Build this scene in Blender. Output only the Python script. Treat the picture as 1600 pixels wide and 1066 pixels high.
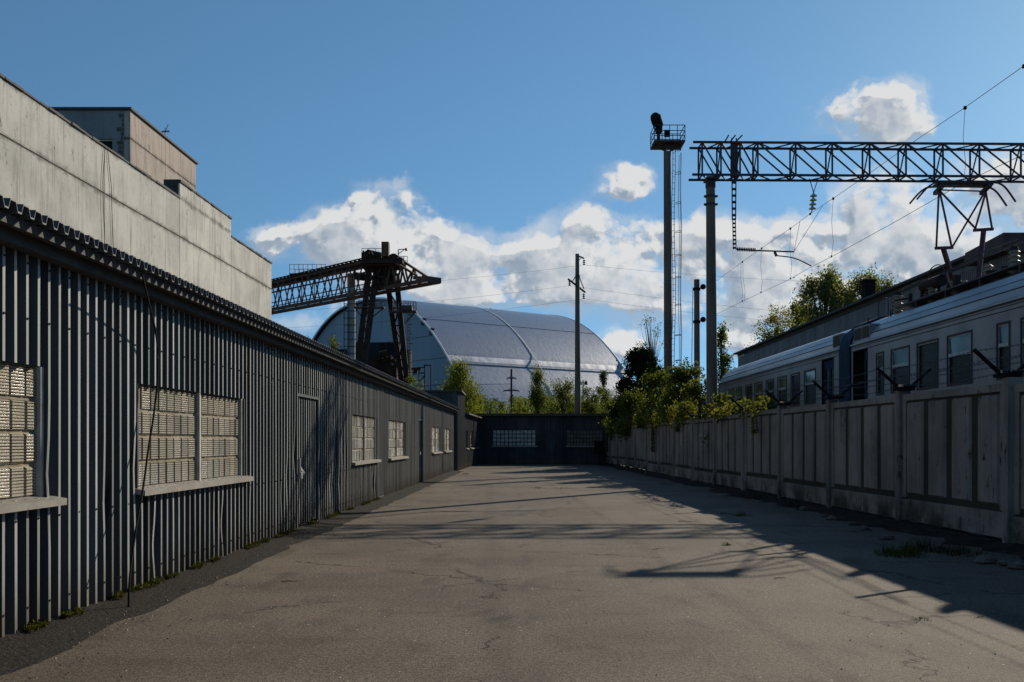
import bpy, math, random
import numpy as np
from mathutils import Vector, Matrix
R = math.radians
for o in list(bpy.data.objects): bpy.data.objects.remove(o)
sc = bpy.context.scene
C = sc.collection

# ------------------------------------------------------------------ camera
F = 1556.0; CX = 800.0; HY = 690.0; CH = 1.6
cam = bpy.data.cameras.new('camera'); co = bpy.data.objects.new('camera', cam); C.objects.link(co)
co.location = (0, 0, CH); co.rotation_euler = (R(90), 0, 0)
cam.sensor_width = 36; cam.lens = 36 * F / 1600; cam.shift_y = (HY - 533) / 1600
cam.clip_start = 0.1; cam.clip_end = 6000
sc.camera = co
sc.render.resolution_x = 1024; sc.render.resolution_y = 682

# ------------------------------------------------------------------ light
SH = Vector((0.584, 0.812, 0)); TE = 0.508
EL = math.atan(TE); AZ = math.atan2(SH.x, SH.y)
sun = bpy.data.lights.new('sun', 'SUN'); so = bpy.data.objects.new('sun', sun); C.objects.link(so)
sun.energy = 5.0; sun.angle = R(0.5); sun.color = (1.0, 0.88, 0.70)
sd = Vector((SH.x * math.cos(EL), SH.y * math.cos(EL), math.sin(EL)))
so.rotation_euler = sd.to_track_quat('Z', 'Y').to_euler(); so.location = (60, 60, 60)
sc.view_settings.view_transform = 'Standard'; sc.view_settings.look = 'None'
sc.view_settings.exposure = 0.0; sc.view_settings.gamma = 1.0

# ------------------------------------------------------------------ node helper
class NT:
    def __init__(s, t): s.t = t; t.nodes.clear()
    def n(s, ty, ins=None, **kw):
        nd = s.t.nodes.new(ty)
        for k, v in kw.items(): setattr(nd, k, v)
        for k, v in (ins or {}).items(): s.set(nd, k, v)
        return nd
    def set(s, nd, k, v):
        i = nd.inputs[k]
        if isinstance(v, bpy.types.NodeSocket): s.t.links.new(v, i)
        elif isinstance(v, bpy.types.Node): s.t.links.new(v.outputs[0], i)
        else: i.default_value = v
    def m(s, op, a, b=0.0, c=0.0, clamp=False):
        nd = s.n('ShaderNodeMath', {0: a, 1: b, 2: c}, operation=op); nd.use_clamp = clamp
        return nd.outputs[0]
    def v(s, op, a, b=(0, 0, 0), c=None):
        nd = s.n('ShaderNodeVectorMath', {0: a, 1: b}, operation=op)
        if c is not None: s.set(nd, 2, c)
        return nd.outputs['Value'] if op in ('DOT_PRODUCT', 'LENGTH') else nd.outputs[0]
    def noise(s, vec, scale, detail=4, rough=.5, dist=0.0):
        return s.n('ShaderNodeTexNoise', {'Vector': vec, 'Scale': scale, 'Detail': detail, 'Roughness': rough, 'Distortion': dist})
    def ss(s, x, a, b, lo=0.0, hi=1.0):
        nd = s.n('ShaderNodeMapRange', {0: x, 1: a, 2: b, 3: lo, 4: hi}, interpolation_type='SMOOTHSTEP')
        return nd.outputs[0]
    def mix(s, f, a, b, ty='MIX'):
        nd = s.n('ShaderNodeMix', data_type='RGBA', blend_type=ty)
        s.set(nd, 0, f); s.set(nd, 6, a); s.set(nd, 7, b)
        return nd.outputs[2]

# ------------------------------------------------------------------ sky with clouds
SKY = 0.098
w = bpy.data.worlds.new('World'); sc.world = w; w.use_nodes = True
N = NT(w.node_tree)
sky = N.n('ShaderNodeTexSky'); sky.sky_type = 'NISHITA'; sky.sun_disc = False
sky.sun_elevation = EL; sky.sun_rotation = AZ
sky.altitude = 100; sky.air_density = 1.0; sky.dust_density = 0.15; sky.ozone_density = 1.6
tc = N.n('ShaderNodeTexCoord').outputs['Generated']
N.set(sky, 'Vector', N.v('NORMALIZE', N.v('ADD', N.v('MAXIMUM', tc, (-1, -1, 0)), (0, 0, .16))))
skyc = N.mix(1.0, sky.outputs[0], (0.67, 0.98, 1.07, 1), 'MULTIPLY')
sx = N.n('ShaderNodeSeparateXYZ', {0: tc})
yy = N.m('MAXIMUM', N.m('ABSOLUTE', sx.outputs[1]), 0.08)
u = N.m('DIVIDE', sx.outputs[0], yy); vv = N.m('DIVIDE', sx.outputs[2], yy)
P0 = N.n('ShaderNodeCombineXYZ', {0: u, 1: vv, 2: 0.0}).outputs[0]
blobs = [  # cloud banks as bearings: x, y, half width, half height, weight
 (1372,180,64,36,1.6),(1338,168,40,26,1.2),(1408,170,40,32,1.2),(1350,205,46,18,1.2),(1400,202,44,16,1.0),
 (992,268,40,22,1.25),(968,298,34,12,1.1),
 (895,348,44,24,.9),(950,362,56,28,.9),(1010,368,56,28,.8),(1075,372,60,30,.8),(1090,330,40,14,.35),
 (433,380,26,17,1.3),(470,366,30,14,.9),(510,348,28,19,1.0),(566,326,17,30,1.9),(540,352,26,14,1.0),(612,328,27,40,2.0),(600,380,50,40,.9),
 (640,362,40,36,1.1),(660,400,50,36,.9),(560,385,70,34,.8),(500,420,80,34,.7),(600,440,90,38,.7),(690,402,56,34,1.0),(755,392,50,24,.95),(730,430,60,30,.9),
 (850,398,50,20,.9),(715,455,60,26,1.0),(800,425,70,32,1.0),(875,412,50,28,1.0),(925,400,40,24,.6),(940,440,80,34,.95),(1000,462,70,32,.9),
 (860,462,70,24,.55),(780,470,60,18,.5),(550,480,90,18,.3),(965,545,46,20,1.1),(1145,535,44,18,1.2),(1170,500,60,18,.4),(470,505,60,16,.35),
 (1110,415,70,44,1.0),(1180,402,60,42,1.0),(1250,388,66,38,1.0),(1290,415,60,46,.9),(1360,306,46,30,1.0),(1390,350,66,50,1.0),(1150,375,50,26,.6),
 (1420,400,80,44,.9),(1500,400,80,44,.8),(1570,380,60,60,.9),(1440,315,60,34,.8),(1560,300,60,36,.8),(1510,340,70,40,.7),(1590,350,60,60,.8),(1580,262,40,24,.6),
 (1120,468,90,40,.8),(1210,450,70,40,.8),(1350,440,80,44,.7),(1280,470,80,30,.5),(1680,380,90,90,.8),(1800,420,90,80,.7),(250,430,90,40,.6),(-150,420,160,60,.8)]
def cloudfield(P):
    w1 = N.noise(P, 8.0, 4, .55).outputs['Color']; w2 = N.noise(P, 34.0, 4, .6).outputs['Color']
    q = N.v('ADD', P, N.v('MULTIPLY', N.v('SUBTRACT', w1, (.5, .5, .5)), (.036, .030, 0)))
    q = N.v('ADD', q, N.v('MULTIPLY', N.v('SUBTRACT', w2, (.5, .5, .5)), (.026, .022, 0)))
    acc = None
    for (x, y, rx, ry, wt) in blobs:
        c = ((x - CX) / F, (HY - y) / F); r = (rx * 1.10 / F, ry * 1.16 / F)
        a = N.v('MULTIPLY_ADD', q, (1 / r[0], 1 / r[1], 0), (-c[0] / r[0], -c[1] / r[1], 0))
        e = N.m('POWER', 0.3679, N.v('DOT_PRODUCT', a, a))
        acc = N.m('MULTIPLY', e, wt) if acc is None else N.m('MULTIPLY_ADD', e, wt, acc)
    # heaped billows: rounded cells at three sizes
    pw = N.v('ADD', P, N.v('MULTIPLY', N.v('SUBTRACT', w2, (.5, .5, .5)), (.012, .012, 0)))
    bil = None
    for sc_, am in ((20, .50), (46, .34), (100, .20)):
        v1 = N.n('ShaderNodeTexVoronoi', {'Vector': N.v('MULTIPLY', pw, (1, 1.15, 1)), 'Scale': float(sc_), 'Randomness': .9}, feature='F1').outputs['Distance']
        tt = N.m('MULTIPLY', N.m('SUBTRACT', .45, v1), am * 1.5)
        bil = tt if bil is None else N.m('ADD', bil, tt)
    f1 = N.noise(P, 15.0, 7, .66).outputs[0]
    hol = N.noise(P, 11.0, 5, .55).outputs[0]
    base = N.m('SUBTRACT', N.m('MINIMUM', acc, 1.1), N.m('MULTIPLY', N.ss(hol, .46, .68), .62))
    base = N.m('MAXIMUM', base, 0.0)
    return N.m('ADD', base, N.m('MULTIPLY', N.ss(base, .0, .40), N.m('ADD', bil, N.m('MULTIPLY', N.m('SUBTRACT', f1, .5), 1.5)))), base
D, base = cloudfield(P0)
front = N.ss(sx.outputs[1], 0.02, 0.12)
up = N.ss(sx.outputs[2], 0.0, 0.02)
# fair-weather cumulus elsewhere round the sky
gen = N.noise(N.v('MULTIPLY', tc, (1, 1, 2.2)), 3.2, 7, .6).outputs[0]
D2 = N.m('MULTIPLY', N.m('SUBTRACT', gen, .57), 5.0)
Dm = N.n('ShaderNodeMix', {0: front, 2: D2, 3: D}).outputs[0]
veil = N.m('MULTIPLY', N.m('MULTIPLY', N.ss(base, .04, .5), front), N.ss(N.noise(P0, 7.0, 6, .6).outputs[0], .34, .62, 0, .60))
alpha = N.m('MULTIPLY', N.m('MAXIMUM', N.ss(Dm, .16, .78), veil), up)
Du, bw_ = cloudfield(N.v('ADD', P0, (.0045, .0095, 0)))
relief = N.ss(N.m('SUBTRACT', D, Du), -.30, .34)
top = N.ss(N.m('SUBTRACT', base, bw_), -.16, .22)
thick = N.ss(D, .30, 1.5, 1, 0)
lit = N.m('ADD', N.m('MULTIPLY', relief, .26), N.m('ADD', N.m('MULTIPLY', top, .52), N.m('MULTIPLY', thick, .34)), clamp=True)
ccol = N.mix(N.ss(lit, .10, .80), (.33, .41, .51, 1), (.87, .87, .86, 1))
bg1 = N.n('ShaderNodeBackground', {0: skyc, 1: SKY}); bg2 = N.n('ShaderNodeBackground', {0: ccol, 1: .86})
mx = N.n('ShaderNodeMixShader', {0: N.m('MULTIPLY', alpha, .95), 1: bg1.outputs[0], 2: bg2.outputs[0]})
N.n('ShaderNodeOutputWorld', {0: mx.outputs[0]})
try: w.cycles.sampling_method = 'MANUAL'; w.cycles.sample_map_resolution = 512
except Exception: pass

# ------------------------------------------------------------------ materials
def newmat(name):
    m = bpy.data.materials.new(name); m.use_nodes = True; return m, NT(m.node_tree)
def surf(n, **k):
    b = n.n('ShaderNodeBsdfPrincipled')
    for kk, vv_ in k.items(): n.set(b, kk.replace('_', ' '), vv_)
    o = n.n('ShaderNodeOutputMaterial', {0: b.outputs[0]}); return b
def c4(c): return (c[0], c[1], c[2], 1)
def pm(name, c1, c2=None, scale=3.0, rough=.7, metal=0.0, bump=0.0, bscale=30, stretch=(1, 1, 1), spot=None, spots=(.6, .7), sscale=None, mud=None, spec=.5):
    m, n = newmat(name)
    p = n.v('MULTIPLY', n.n('ShaderNodeNewGeometry').outputs['Position'], stretch)
    c2 = c2 or tuple(x * .65 for x in c1)
    nz = n.noise(p, scale, 7, .62)
    col = n.mix(n.ss(nz.outputs[0], .32, .68), c4(c1), c4(c2))
    if spot:
        s2 = n.noise(n.v('ADD', p, (7, 3, 5)), sscale or scale * 3, 8, .7)
        col = n.mix(n.ss(s2.outputs[0], *spots), col, c4(spot))
    if mud:
        zz = n.n('ShaderNodeSeparateXYZ', {0: n.n('ShaderNodeNewGeometry').outputs['Position']}).outputs[2]
        mn = n.noise(n.n('ShaderNodeNewGeometry').outputs['Position'], 3.5, 7, .75).outputs[0]
        col = n.mix(n.m('MULTIPLY', n.ss(n.m('ADD', zz, n.m('MULTIPLY', mn, -.55)), -.25, .30, 1, 0), .85), col, c4(mud))
        rb = n.noise(n.v('MULTIPLY', n.n('ShaderNodeNewGeometry').outputs['Position'], (.6, 2.6, .05)), 1.0, 3, .8).outputs[0]
        tone = n.ss(rb, .30, .70, .45, 1.65)
        col = n.mix(1.0, col, n.n('ShaderNodeCombineXYZ', {0: tone, 1: tone, 2: tone}).outputs[0], 'MULTIPLY')
        rs2 = n.noise(n.v('MULTIPLY', n.n('ShaderNodeNewGeometry').outputs['Position'], (9, 9, .5)), 1.0, 6, .7).outputs[0]
        col = n.mix(n.ss(rs2, .60, .74, 0, .55), col, (.085, .060, .042, 1))
    r = n.m('ADD', rough - .08, n.m('MULTIPLY', nz.outputs[0], .16))
    b = surf(n, Base_Color=col, Roughness=r, Metallic=metal)
    b.inputs['Specular IOR Level'].default_value = spec
    if bump:
        bn = n.noise(p, bscale, 6, .6)
        n.set(b, 'Normal', n.n('ShaderNodeBump', {'Strength': bump, 'Distance': .02, 'Height': bn.outputs[0]}).outputs[0])
    return m
M = {}
M['asphalt_far'] = pm('ground_soil', (.10, .085, .06), (.05, .055, .03), .4, .95, bump=.3)
M['gravel'] = pm('gravel_mat', (.046, .040, .034), (.014, .013, .012), 38, .9, bump=1.0, bscale=30, spot=(.13, .115, .10), spots=(.61, .67), sscale=60, spec=.08)
M['soil'] = pm('soil_mat', (.045, .038, .030), (.018, .016, .013), 5, .95, spec=.08, bump=.9, bscale=25, spot=(.11, .10, .09), spots=(.62, .68), sscale=20)
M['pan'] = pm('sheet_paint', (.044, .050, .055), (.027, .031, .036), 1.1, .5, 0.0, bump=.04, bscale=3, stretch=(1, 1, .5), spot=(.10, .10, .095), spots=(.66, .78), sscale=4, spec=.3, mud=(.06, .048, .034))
M['crest'] = pm('sheet_paint_sunlit', (.285, .295, .285), (.19, .205, .205), 2, .45, 0.0, stretch=(1, 1, .25), spot=(.10, .10, .10), spots=(.60, .75), sscale=9, spec=.5, mud=(.10, .082, .055))  # sunlit crests against shaded pans: the contrast put into the colour
M['pan_dark'] = pm('sheet_paint_dark', (.048, .060, .074), (.032, .042, .054), 1.5, .5, 0.0, stretch=(1, 1, .3))
M['roof'] = pm('roof_sheet', (.085, .095, .105), (.05, .055, .06), 2, .5, .2, bump=.05)
M['fascia'] = pm('fascia_board', (.055, .055, .053), (.03, .03, .03), 3, .8, spot=(.11, .105, .095), spots=(.62, .7))
M['sill'] = pm('sill_metal', (.32, .305, .275), (.22, .205, .18), 4, .5, .1, spot=(.17, .13, .09), spots=(.6, .7), sscale=14)
M['white_frame'] = pm('pale_frame', (.48, .46, .41), (.33, .31, .27), 5, .6)
M['tar'] = pm('tar_edge', (.035, .036, .036), (.075, .07, .06), 6, .85, bump=.5)
M['black'] = pm('black_rubber', (.010, .010, .010), (.016, .016, .016), 4, .9, spec=.1)
M['dark_steel'] = pm('gantry_steel', (.030, .028, .036), (.045, .035, .035), 3, .6, .3)
M['mast_steel'] = pm('mast_steel', (.05, .045, .042), (.03, .028, .027), 5, .6, .2)
M['rust'] = pm('rusty_steel', (.125, .062, .036), (.055, .033, .024), 1.6, .85, 0.0, bump=.2, spot=(.22, .11, .055), spots=(.56, .68), sscale=2.5)
M['rust_dark'] = pm('rusty_dark', (.050, .033, .025), (.028, .021, .018), 2, .9, spec=.2)
M['panto'] = pm('pantograph_paint', (.12, .025, .035), (.05, .02, .03), 6, .55, .1)
M['pole'] = pm('pole_concrete', (.155, .125, .098), (.095, .078, .062), 1.2, .9, bump=.25, bscale=20, stretch=(3, 3, .4), spot=(.05, .046, .04), spots=(.6, .72), sscale=3)
M['ins'] = pm('porcelain', (.34, .30, .25), (.22, .19, .16), 20, .6, spec=.25)
M['ins_glass'] = pm('insulator_glass', (.42, .48, .36), (.3, .34, .25), 20, .1)
M['bark'] = pm('bark', (.07, .055, .042), (.035, .028, .022), 5, .95, bump=.5, stretch=(1, 1, .3))
M['blue_door'] = pm('blue_paint', (.009, .038, .080), (.006, .024, .052), 3, .7, spec=.1)
M['glass'] = pm('dark_glass', (.030, .028, .018), (.012, .012, .009), 2, .25, spec=.05)
M['glass_clear'] = pm('pale_glass', (.075, .09, .085), (.04, .055, .05), 1.2, .07, spec=.6)
M['frame_al'] = pm('window_trim', (.36, .37, .37), (.24, .25, .25), 6, .4, .4)
M['gasket'] = pm('window_gasket', (.03, .03, .03), (.02, .02, .02), 6, .7)
M['train'] = pm('train_paint', (.225, .222, .222), (.155, .154, .157), 1.3, .42, .25, spot=(.09, .09, .095), spots=(.60, .76), sscale=2.2, stretch=(1, 1, .7))
M['train_roof'] = pm('train_roof_paint', (.33, .34, .355), (.20, .21, .225), 1.5, .33, .3, stretch=(1, .3, 1))
M['shed_grey'] = pm('grey_sheet', (.16, .165, .165), (.10, .105, .105), .8, .7, .1, stretch=(1, 1, .3), spot=(.06, .06, .06), spots=(.62, .75), sscale=2)
M['brown_fascia'] = pm('brown_fascia', (.075, .045, .040), (.045, .03, .028), 3, .8)
M['moss'] = pm('moss_mat', (.050, .055, .018), (.07, .05, .02), 9, 1, bump=.5)

def mat_asphalt():
    m, n = newmat('asphalt')
    p = n.n('ShaderNodeNewGeometry').outputs['Position']
    big = n.noise(p, .35, 6, .6); mid = n.noise(n.v('MULTIPLY', p, (1, .45, 1)), 1.6, 7, .65); fin = n.noise(p, 70, 5, .7)
    col = n.mix(n.ss(big.outputs[0], .36, .66), (.124, .101, .077, 1), (.082, .068, .053, 1))
    col = n.mix(n.ss(mid.outputs[0], .50, .70, 0, .65), col, (.046, .038, .030, 1))
    st3 = n.noise(n.v('MULTIPLY', p, (.35, 1.3, 1)), 1.3, 7, .7)
    col = n.mix(n.ss(st3.outputs[0], .54, .70, 0, .45), col, (.045, .038, .030, 1))
    # fine stone grain
    gr = n.ss(fin.outputs[0], .32, .68, .25, 1.95)
    cg = n.n('ShaderNodeCombineXYZ', {0: gr, 1: gr, 2: gr}).outputs[0]
    col = n.mix(1.0, col, cg, 'MULTIPLY')
    g2 = n.ss(n.noise(p, 26, 4, .6).outputs[0], .34, .68, .70, 1.34)
    col = n.mix(1.0, col, n.n('ShaderNodeCombineXYZ', {0: g2, 1: g2, 2: g2}).outputs[0], 'MULTIPLY')
    # seam down the middle with sandy deposit
    s = n.n('ShaderNodeSeparateXYZ', {0: p}); wob = n.noise(n.v('MULTIPLY', p, (0, .5, 0)), 1.4, 6, .7).outputs[0]
    dx = n.m('ABSOLUTE', n.m('SUBTRACT', n.m('SUBTRACT', s.outputs[0], .17), n.m('MULTIPLY', n.m('SUBTRACT', wob, .5), .35)))
    seam = n.m('MULTIPLY', n.ss(dx, .0, .12, 1, 0), n.ss(n.noise(p, .7, 5, .6).outputs[0], .48, .62))
    col = n.mix(n.m('MULTIPLY', seam, .55), col, (.055, .050, .045, 1))
    sand = n.noise(n.v('MULTIPLY', p, (1, .8, 1)), .9, 8, .7)
    col = n.mix(n.ss(sand.outputs[0], .58, .72, 0, .50), col, (.20, .155, .108, 1))
    # cracks
    dp = n.v('ADD', p, n.v('MULTIPLY', n.v('SUBTRACT', n.noise(p, 2.2, 6, .7).outputs['Color'], (.5, .5, .5)), (.9, .9, 0)))
    vo = n.n('ShaderNodeTexVoronoi', {'Vector': dp, 'Scale': .27}, feature='DISTANCE_TO_EDGE')
    cm = n.noise(p, .6, 3, .5).outputs[0]
    cr = n.m('MULTIPLY', n.ss(vo.outputs['Distance'], .0012, .0065, 1, 0), n.ss(cm, .47, .56))
    col = n.mix(n.m('MULTIPLY', cr, .85), col, (.018, .016, .014, 1))
    # pale chips of stone and broken glass, their sparkle put into the colour
    v2 = n.n('ShaderNodeTexVoronoi', {'Vector': p, 'Scale': 13.0, 'Randomness': 1.0})
    sel = n.ss(n.n('ShaderNodeSeparateColor', {0: v2.outputs['Color']}).outputs[0], .80, .82)
    chip = n.m('MULTIPLY', n.ss(v2.outputs['Distance'], .07, .10, 1, 0), sel)
    col = n.mix(n.m('MULTIPLY', chip, n.ss(mid.outputs[0], .42, .55)), col, (.80, .77, .70, 1))
    b = surf(n, Base_Color=col, Roughness=.82); b.inputs['Specular IOR Level'].default_value = .16
    h = n.m('SUBTRACT', n.m('ADD', n.m('MULTIPLY', fin.outputs[0], .45), n.m('MULTIPLY', mid.outputs[0], .6)), n.m('MULTIPLY', cr, .6))
    n.set(b, 'Normal', n.n('ShaderNodeBump', {'Strength': .9, 'Distance': .014, 'Height': h}).outputs[0])
    return m
M['asphalt'] = mat_asphalt()

def mat_concrete(name, c1, c2, dark, streak=.5, pits=True, green=None, joints=()):
    m, n = newmat(name)
    p = n.n('ShaderNodeNewGeometry').outputs['Position']
    a = n.noise(p, .55, 7, .65); st = n.noise(n.v('MULTIPLY', p, (3.0, 3.0, .22)), 1.5, 7, .7)
    fi = n.noise(p, 14, 6, .7)
    col = n.mix(n.ss(a.outputs[0], .35, .68), c4(c1), c4(c2))
    ov = n.m('ADD', .84, n.m('MULTIPLY', n.n('ShaderNodeObjectInfo').outputs['Random'], .30))
    col = n.mix(1.0, col, n.n('ShaderNodeCombineXYZ', {0: ov, 1: ov, 2: ov}).outputs[0], 'MULTIPLY')
    col = n.mix(n.ss(st.outputs[0], .48, .74, 0, streak), col, c4(dark))
    col = n.mix(n.ss(fi.outputs[0], .5, .8, 0, .35), col, c4(dark))
    if pits:
        pt = n.noise(n.v('MULTIPLY', p, (1.6, 1.6, .7)), 2.6, 9, .78)
        msk = n.ss(n.noise(p, .3, 3, .5).outputs[0], .42, .6)
        col = n.mix(n.m('MULTIPLY', n.ss(pt.outputs[0], .57, .64), n.m('MULTIPLY', msk, .9)), col, c4(tuple(x * .45 for x in dark)))
    for jz in joints:
        zj = n.n('ShaderNodeSeparateXYZ', {0: p}).outputs[2]; dj = n.m('ABSOLUTE', n.m('SUBTRACT', zj, jz))
        jn = n.noise(n.v('MULTIPLY', p, (1.2, 1.2, 2.0)), 1.4, 8, .75).outputs[0]
        col = n.mix(n.m('MULTIPLY', n.ss(n.m('ADD', dj, n.m('MULTIPLY', jn, -.75)), -.42, -.18, 1, 0), .85), col, c4(tuple(x * .8 for x in dark)))
    if green:
        g = n.noise(p, 1.1, 6, .7); zz = n.n('ShaderNodeSeparateXYZ', {0: p}).outputs[2]
        low = n.ss(zz, .15, .75, 1, 0)
        col = n.mix(n.m('MULTIPLY', n.ss(g.outputs[0], .40, .62), low), col, c4(green))
    b = surf(n, Base_Color=col, Roughness=.92); b.inputs['Specular IOR Level'].default_value = .2
    n.set(b, 'Normal', n.n('ShaderNodeBump', {'Strength': .4, 'Distance': .02, 'Height': fi.outputs[0]}).outputs[0])
    return m
M['wall_conc'] = mat_concrete('pale_concrete', (.49, .48, .44), (.36, .355, .325), (.15, .145, .13), .7, joints=(10.76, 12.5))
M['wall_conc2'] = mat_concrete('pinkish_concrete', (.42, .36, .31), (.33, .29, .25), (.15, .13, .11), .8, joints=(16.49,))
M['wall_shadow_side'] = mat_concrete('shaded_concrete', (.24, .25, .25), (.18, .19, .19), (.10, .10, .10), .5, False)  # shade of the front face put into a darker, greyer concrete
M['fence'] = mat_concrete('fence_concrete', (.30, .262, .225), (.185, .162, .140), (.060, .053, .046), .6, True, (.045, .045, .03))
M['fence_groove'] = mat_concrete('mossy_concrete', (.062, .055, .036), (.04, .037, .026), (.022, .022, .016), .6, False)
M['joint'] = pm('joint_filler', (.11, .10, .085), (.055, .05, .045), 3, .95)

def mat_blocks():
    m, n = newmat('glass_block')
    g = n.n('ShaderNodeNewGeometry'); p = g.outputs['Position']; rnd = g.outputs['Random Per Island']
    s = n.n('ShaderNodeSeparateXYZ', {0: p})
    # horizontal fluting moulded in the glass
    wv = n.m('SINE', n.m('MULTIPLY', s.outputs[2], 2 * math.pi / .026))
    col = n.mix(rnd, (.40, .345, .245, 1), (.22, .205, .15, 1))
    dn = n.noise(p, 5, 7, .7)
    col = n.mix(n.ss(dn.outputs[0], .5, .72, 0, .8), col, (.30, .22, .12, 1))
    col = n.mix(n.ss(wv, -.9, .3, .8, 0), col, (.035, .036, .032, 1))
    b = surf(n, Base_Color=col, Roughness=.22); b.inputs['Specular IOR Level'].default_value = .6
    h = n.m('ADD', wv, n.m('MULTIPLY', dn.outputs[0], .8))
    n.set(b, 'Normal', n.n('ShaderNodeBump', {'Strength': .8, 'Distance': .006, 'Height': h}).outputs[0])
    return m
M['blocks'] = mat_blocks()
M['grout'] = pm('grout', (.30, .26, .18), (.17, .14, .10), 6, .95, bump=.4, spot=(.32, .20, .10), spots=(.62, .72), sscale=8)

def mat_arch():
    m, n = newmat('arch_cladding')
    tc_ = n.n('ShaderNodeTexCoord').outputs['Object']
    s = n.n('ShaderNodeSeparateXYZ', {0: tc_})
    br = n.n('ShaderNodeTexBrick', {'Vector': n.n('ShaderNodeCombineXYZ', {0: s.outputs[1], 1: s.outputs[2], 2: 0.0}).outputs[0], 'Scale': 1.0, 'Mortar Size': .12, 'Brick Width': 3.0, 'Row Height': 5.0,
              'Color1': (.285, .315, .365, 1), 'Color2': (.31, .34, .39, 1), 'Mortar': (.25, .275, .32, 1)})
    st = n.noise(n.v('MULTIPLY', tc_, (1, 1, .06)), .5, 6, .7)
    col = n.mix(n.ss(st.outputs[0], .4, .7, 0, .4), br.outputs[0], (.21, .225, .27, 1))
    r = n.m('ADD', .27, n.m('MULTIPLY', st.outputs[0], .16))
    b = surf(n, Base_Color=col, Roughness=r, Metallic=.8)
    n.set(b, 'Normal', n.n('ShaderNodeBump', {'Strength': .25, 'Distance': .4, 'Height': n.noise(tc_, .25, 5, .6).outputs[0]}).outputs[0])
    return m
M['arch'] = mat_arch()
M['arch_glint'] = pm('arch_glint_steel', (.80, .78, .76), (.36, .38, .42), .12, .50, 1.0, stretch=(1, 1, .3))  # brighter steel than the shell: the sun highlight put into the colour
M['arch_end'] = pm('arch_end_wall', (.27, .31, .345), (.22, .265, .30), .03, .6, .3, stretch=(1, 1, .08), spot=(.17, .21, .25), spots=(.55, .7), sscale=.12)
M['arch_rim'] = pm('arch_rim', (.75, .75, .74), (.6, .6, .6), .1, .5, .2)

def leafmat(name, c1, c2, tr=.45):
    m, n = newmat(name)
    rnd = n.n('ShaderNodeNewGeometry').outputs['Random Per Island']
    col = n.mix(rnd, c4(c1), c4(c2))
    d = n.n('ShaderNodeBsdfDiffuse', {0: col}); t = n.n('ShaderNodeBsdfTranslucent', {0: n.mix(1.0, col, (1.15, 1.25, .55, 1), 'MULTIPLY')})
    ms = n.n('ShaderNodeMixShader', {0: tr, 1: d.outputs[0], 2: t.outputs[0]})
    n.n('ShaderNodeOutputMaterial', {0: ms.outputs[0]}); return m
L = {}
L['willow'] = leafmat('leaf_willow', (.175, .175, .035), (.095, .115, .025), .55)
L['bright'] = leafmat('leaf_bright', (.165, .17, .045), (.085, .10, .028), .55)
L['mid'] = leafmat('leaf_mid', (.13, .14, .045), (.07, .085, .030), .55)
L['olive'] = leafmat('leaf_olive', (.15, .155, .045), (.055, .068, .022), .55)
L['spring'] = leafmat('leaf_spring', (.21, .20, .09), (.11, .115, .05), .62)
L['grey'] = leafmat('leaf_grey', (.085, .10, .07), (.05, .065, .045), .45)
L['vine'] = leafmat('leaf_vine', (.165, .145, .03), (.08, .095, .022), .55)
L['dull_yellow'] = leafmat('leaf_dull_yellow', (.21, .18, .06), (.12, .11, .04), .6)
L['pine'] = leafmat('leaf_pine', (.018, .030, .012), (.010, .018, .009), .15)
L['poplar'] = leafmat('leaf_poplar', (.15, .17, .05), (.07, .09, .03), .5)
L['grass'] = leafmat('leaf_grass', (.08, .10, .02), (.05, .055, .02), .3)
L['dry'] = leafmat('leaf_dry', (.05, .05, .025), (.035, .03, .018), .3)

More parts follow.
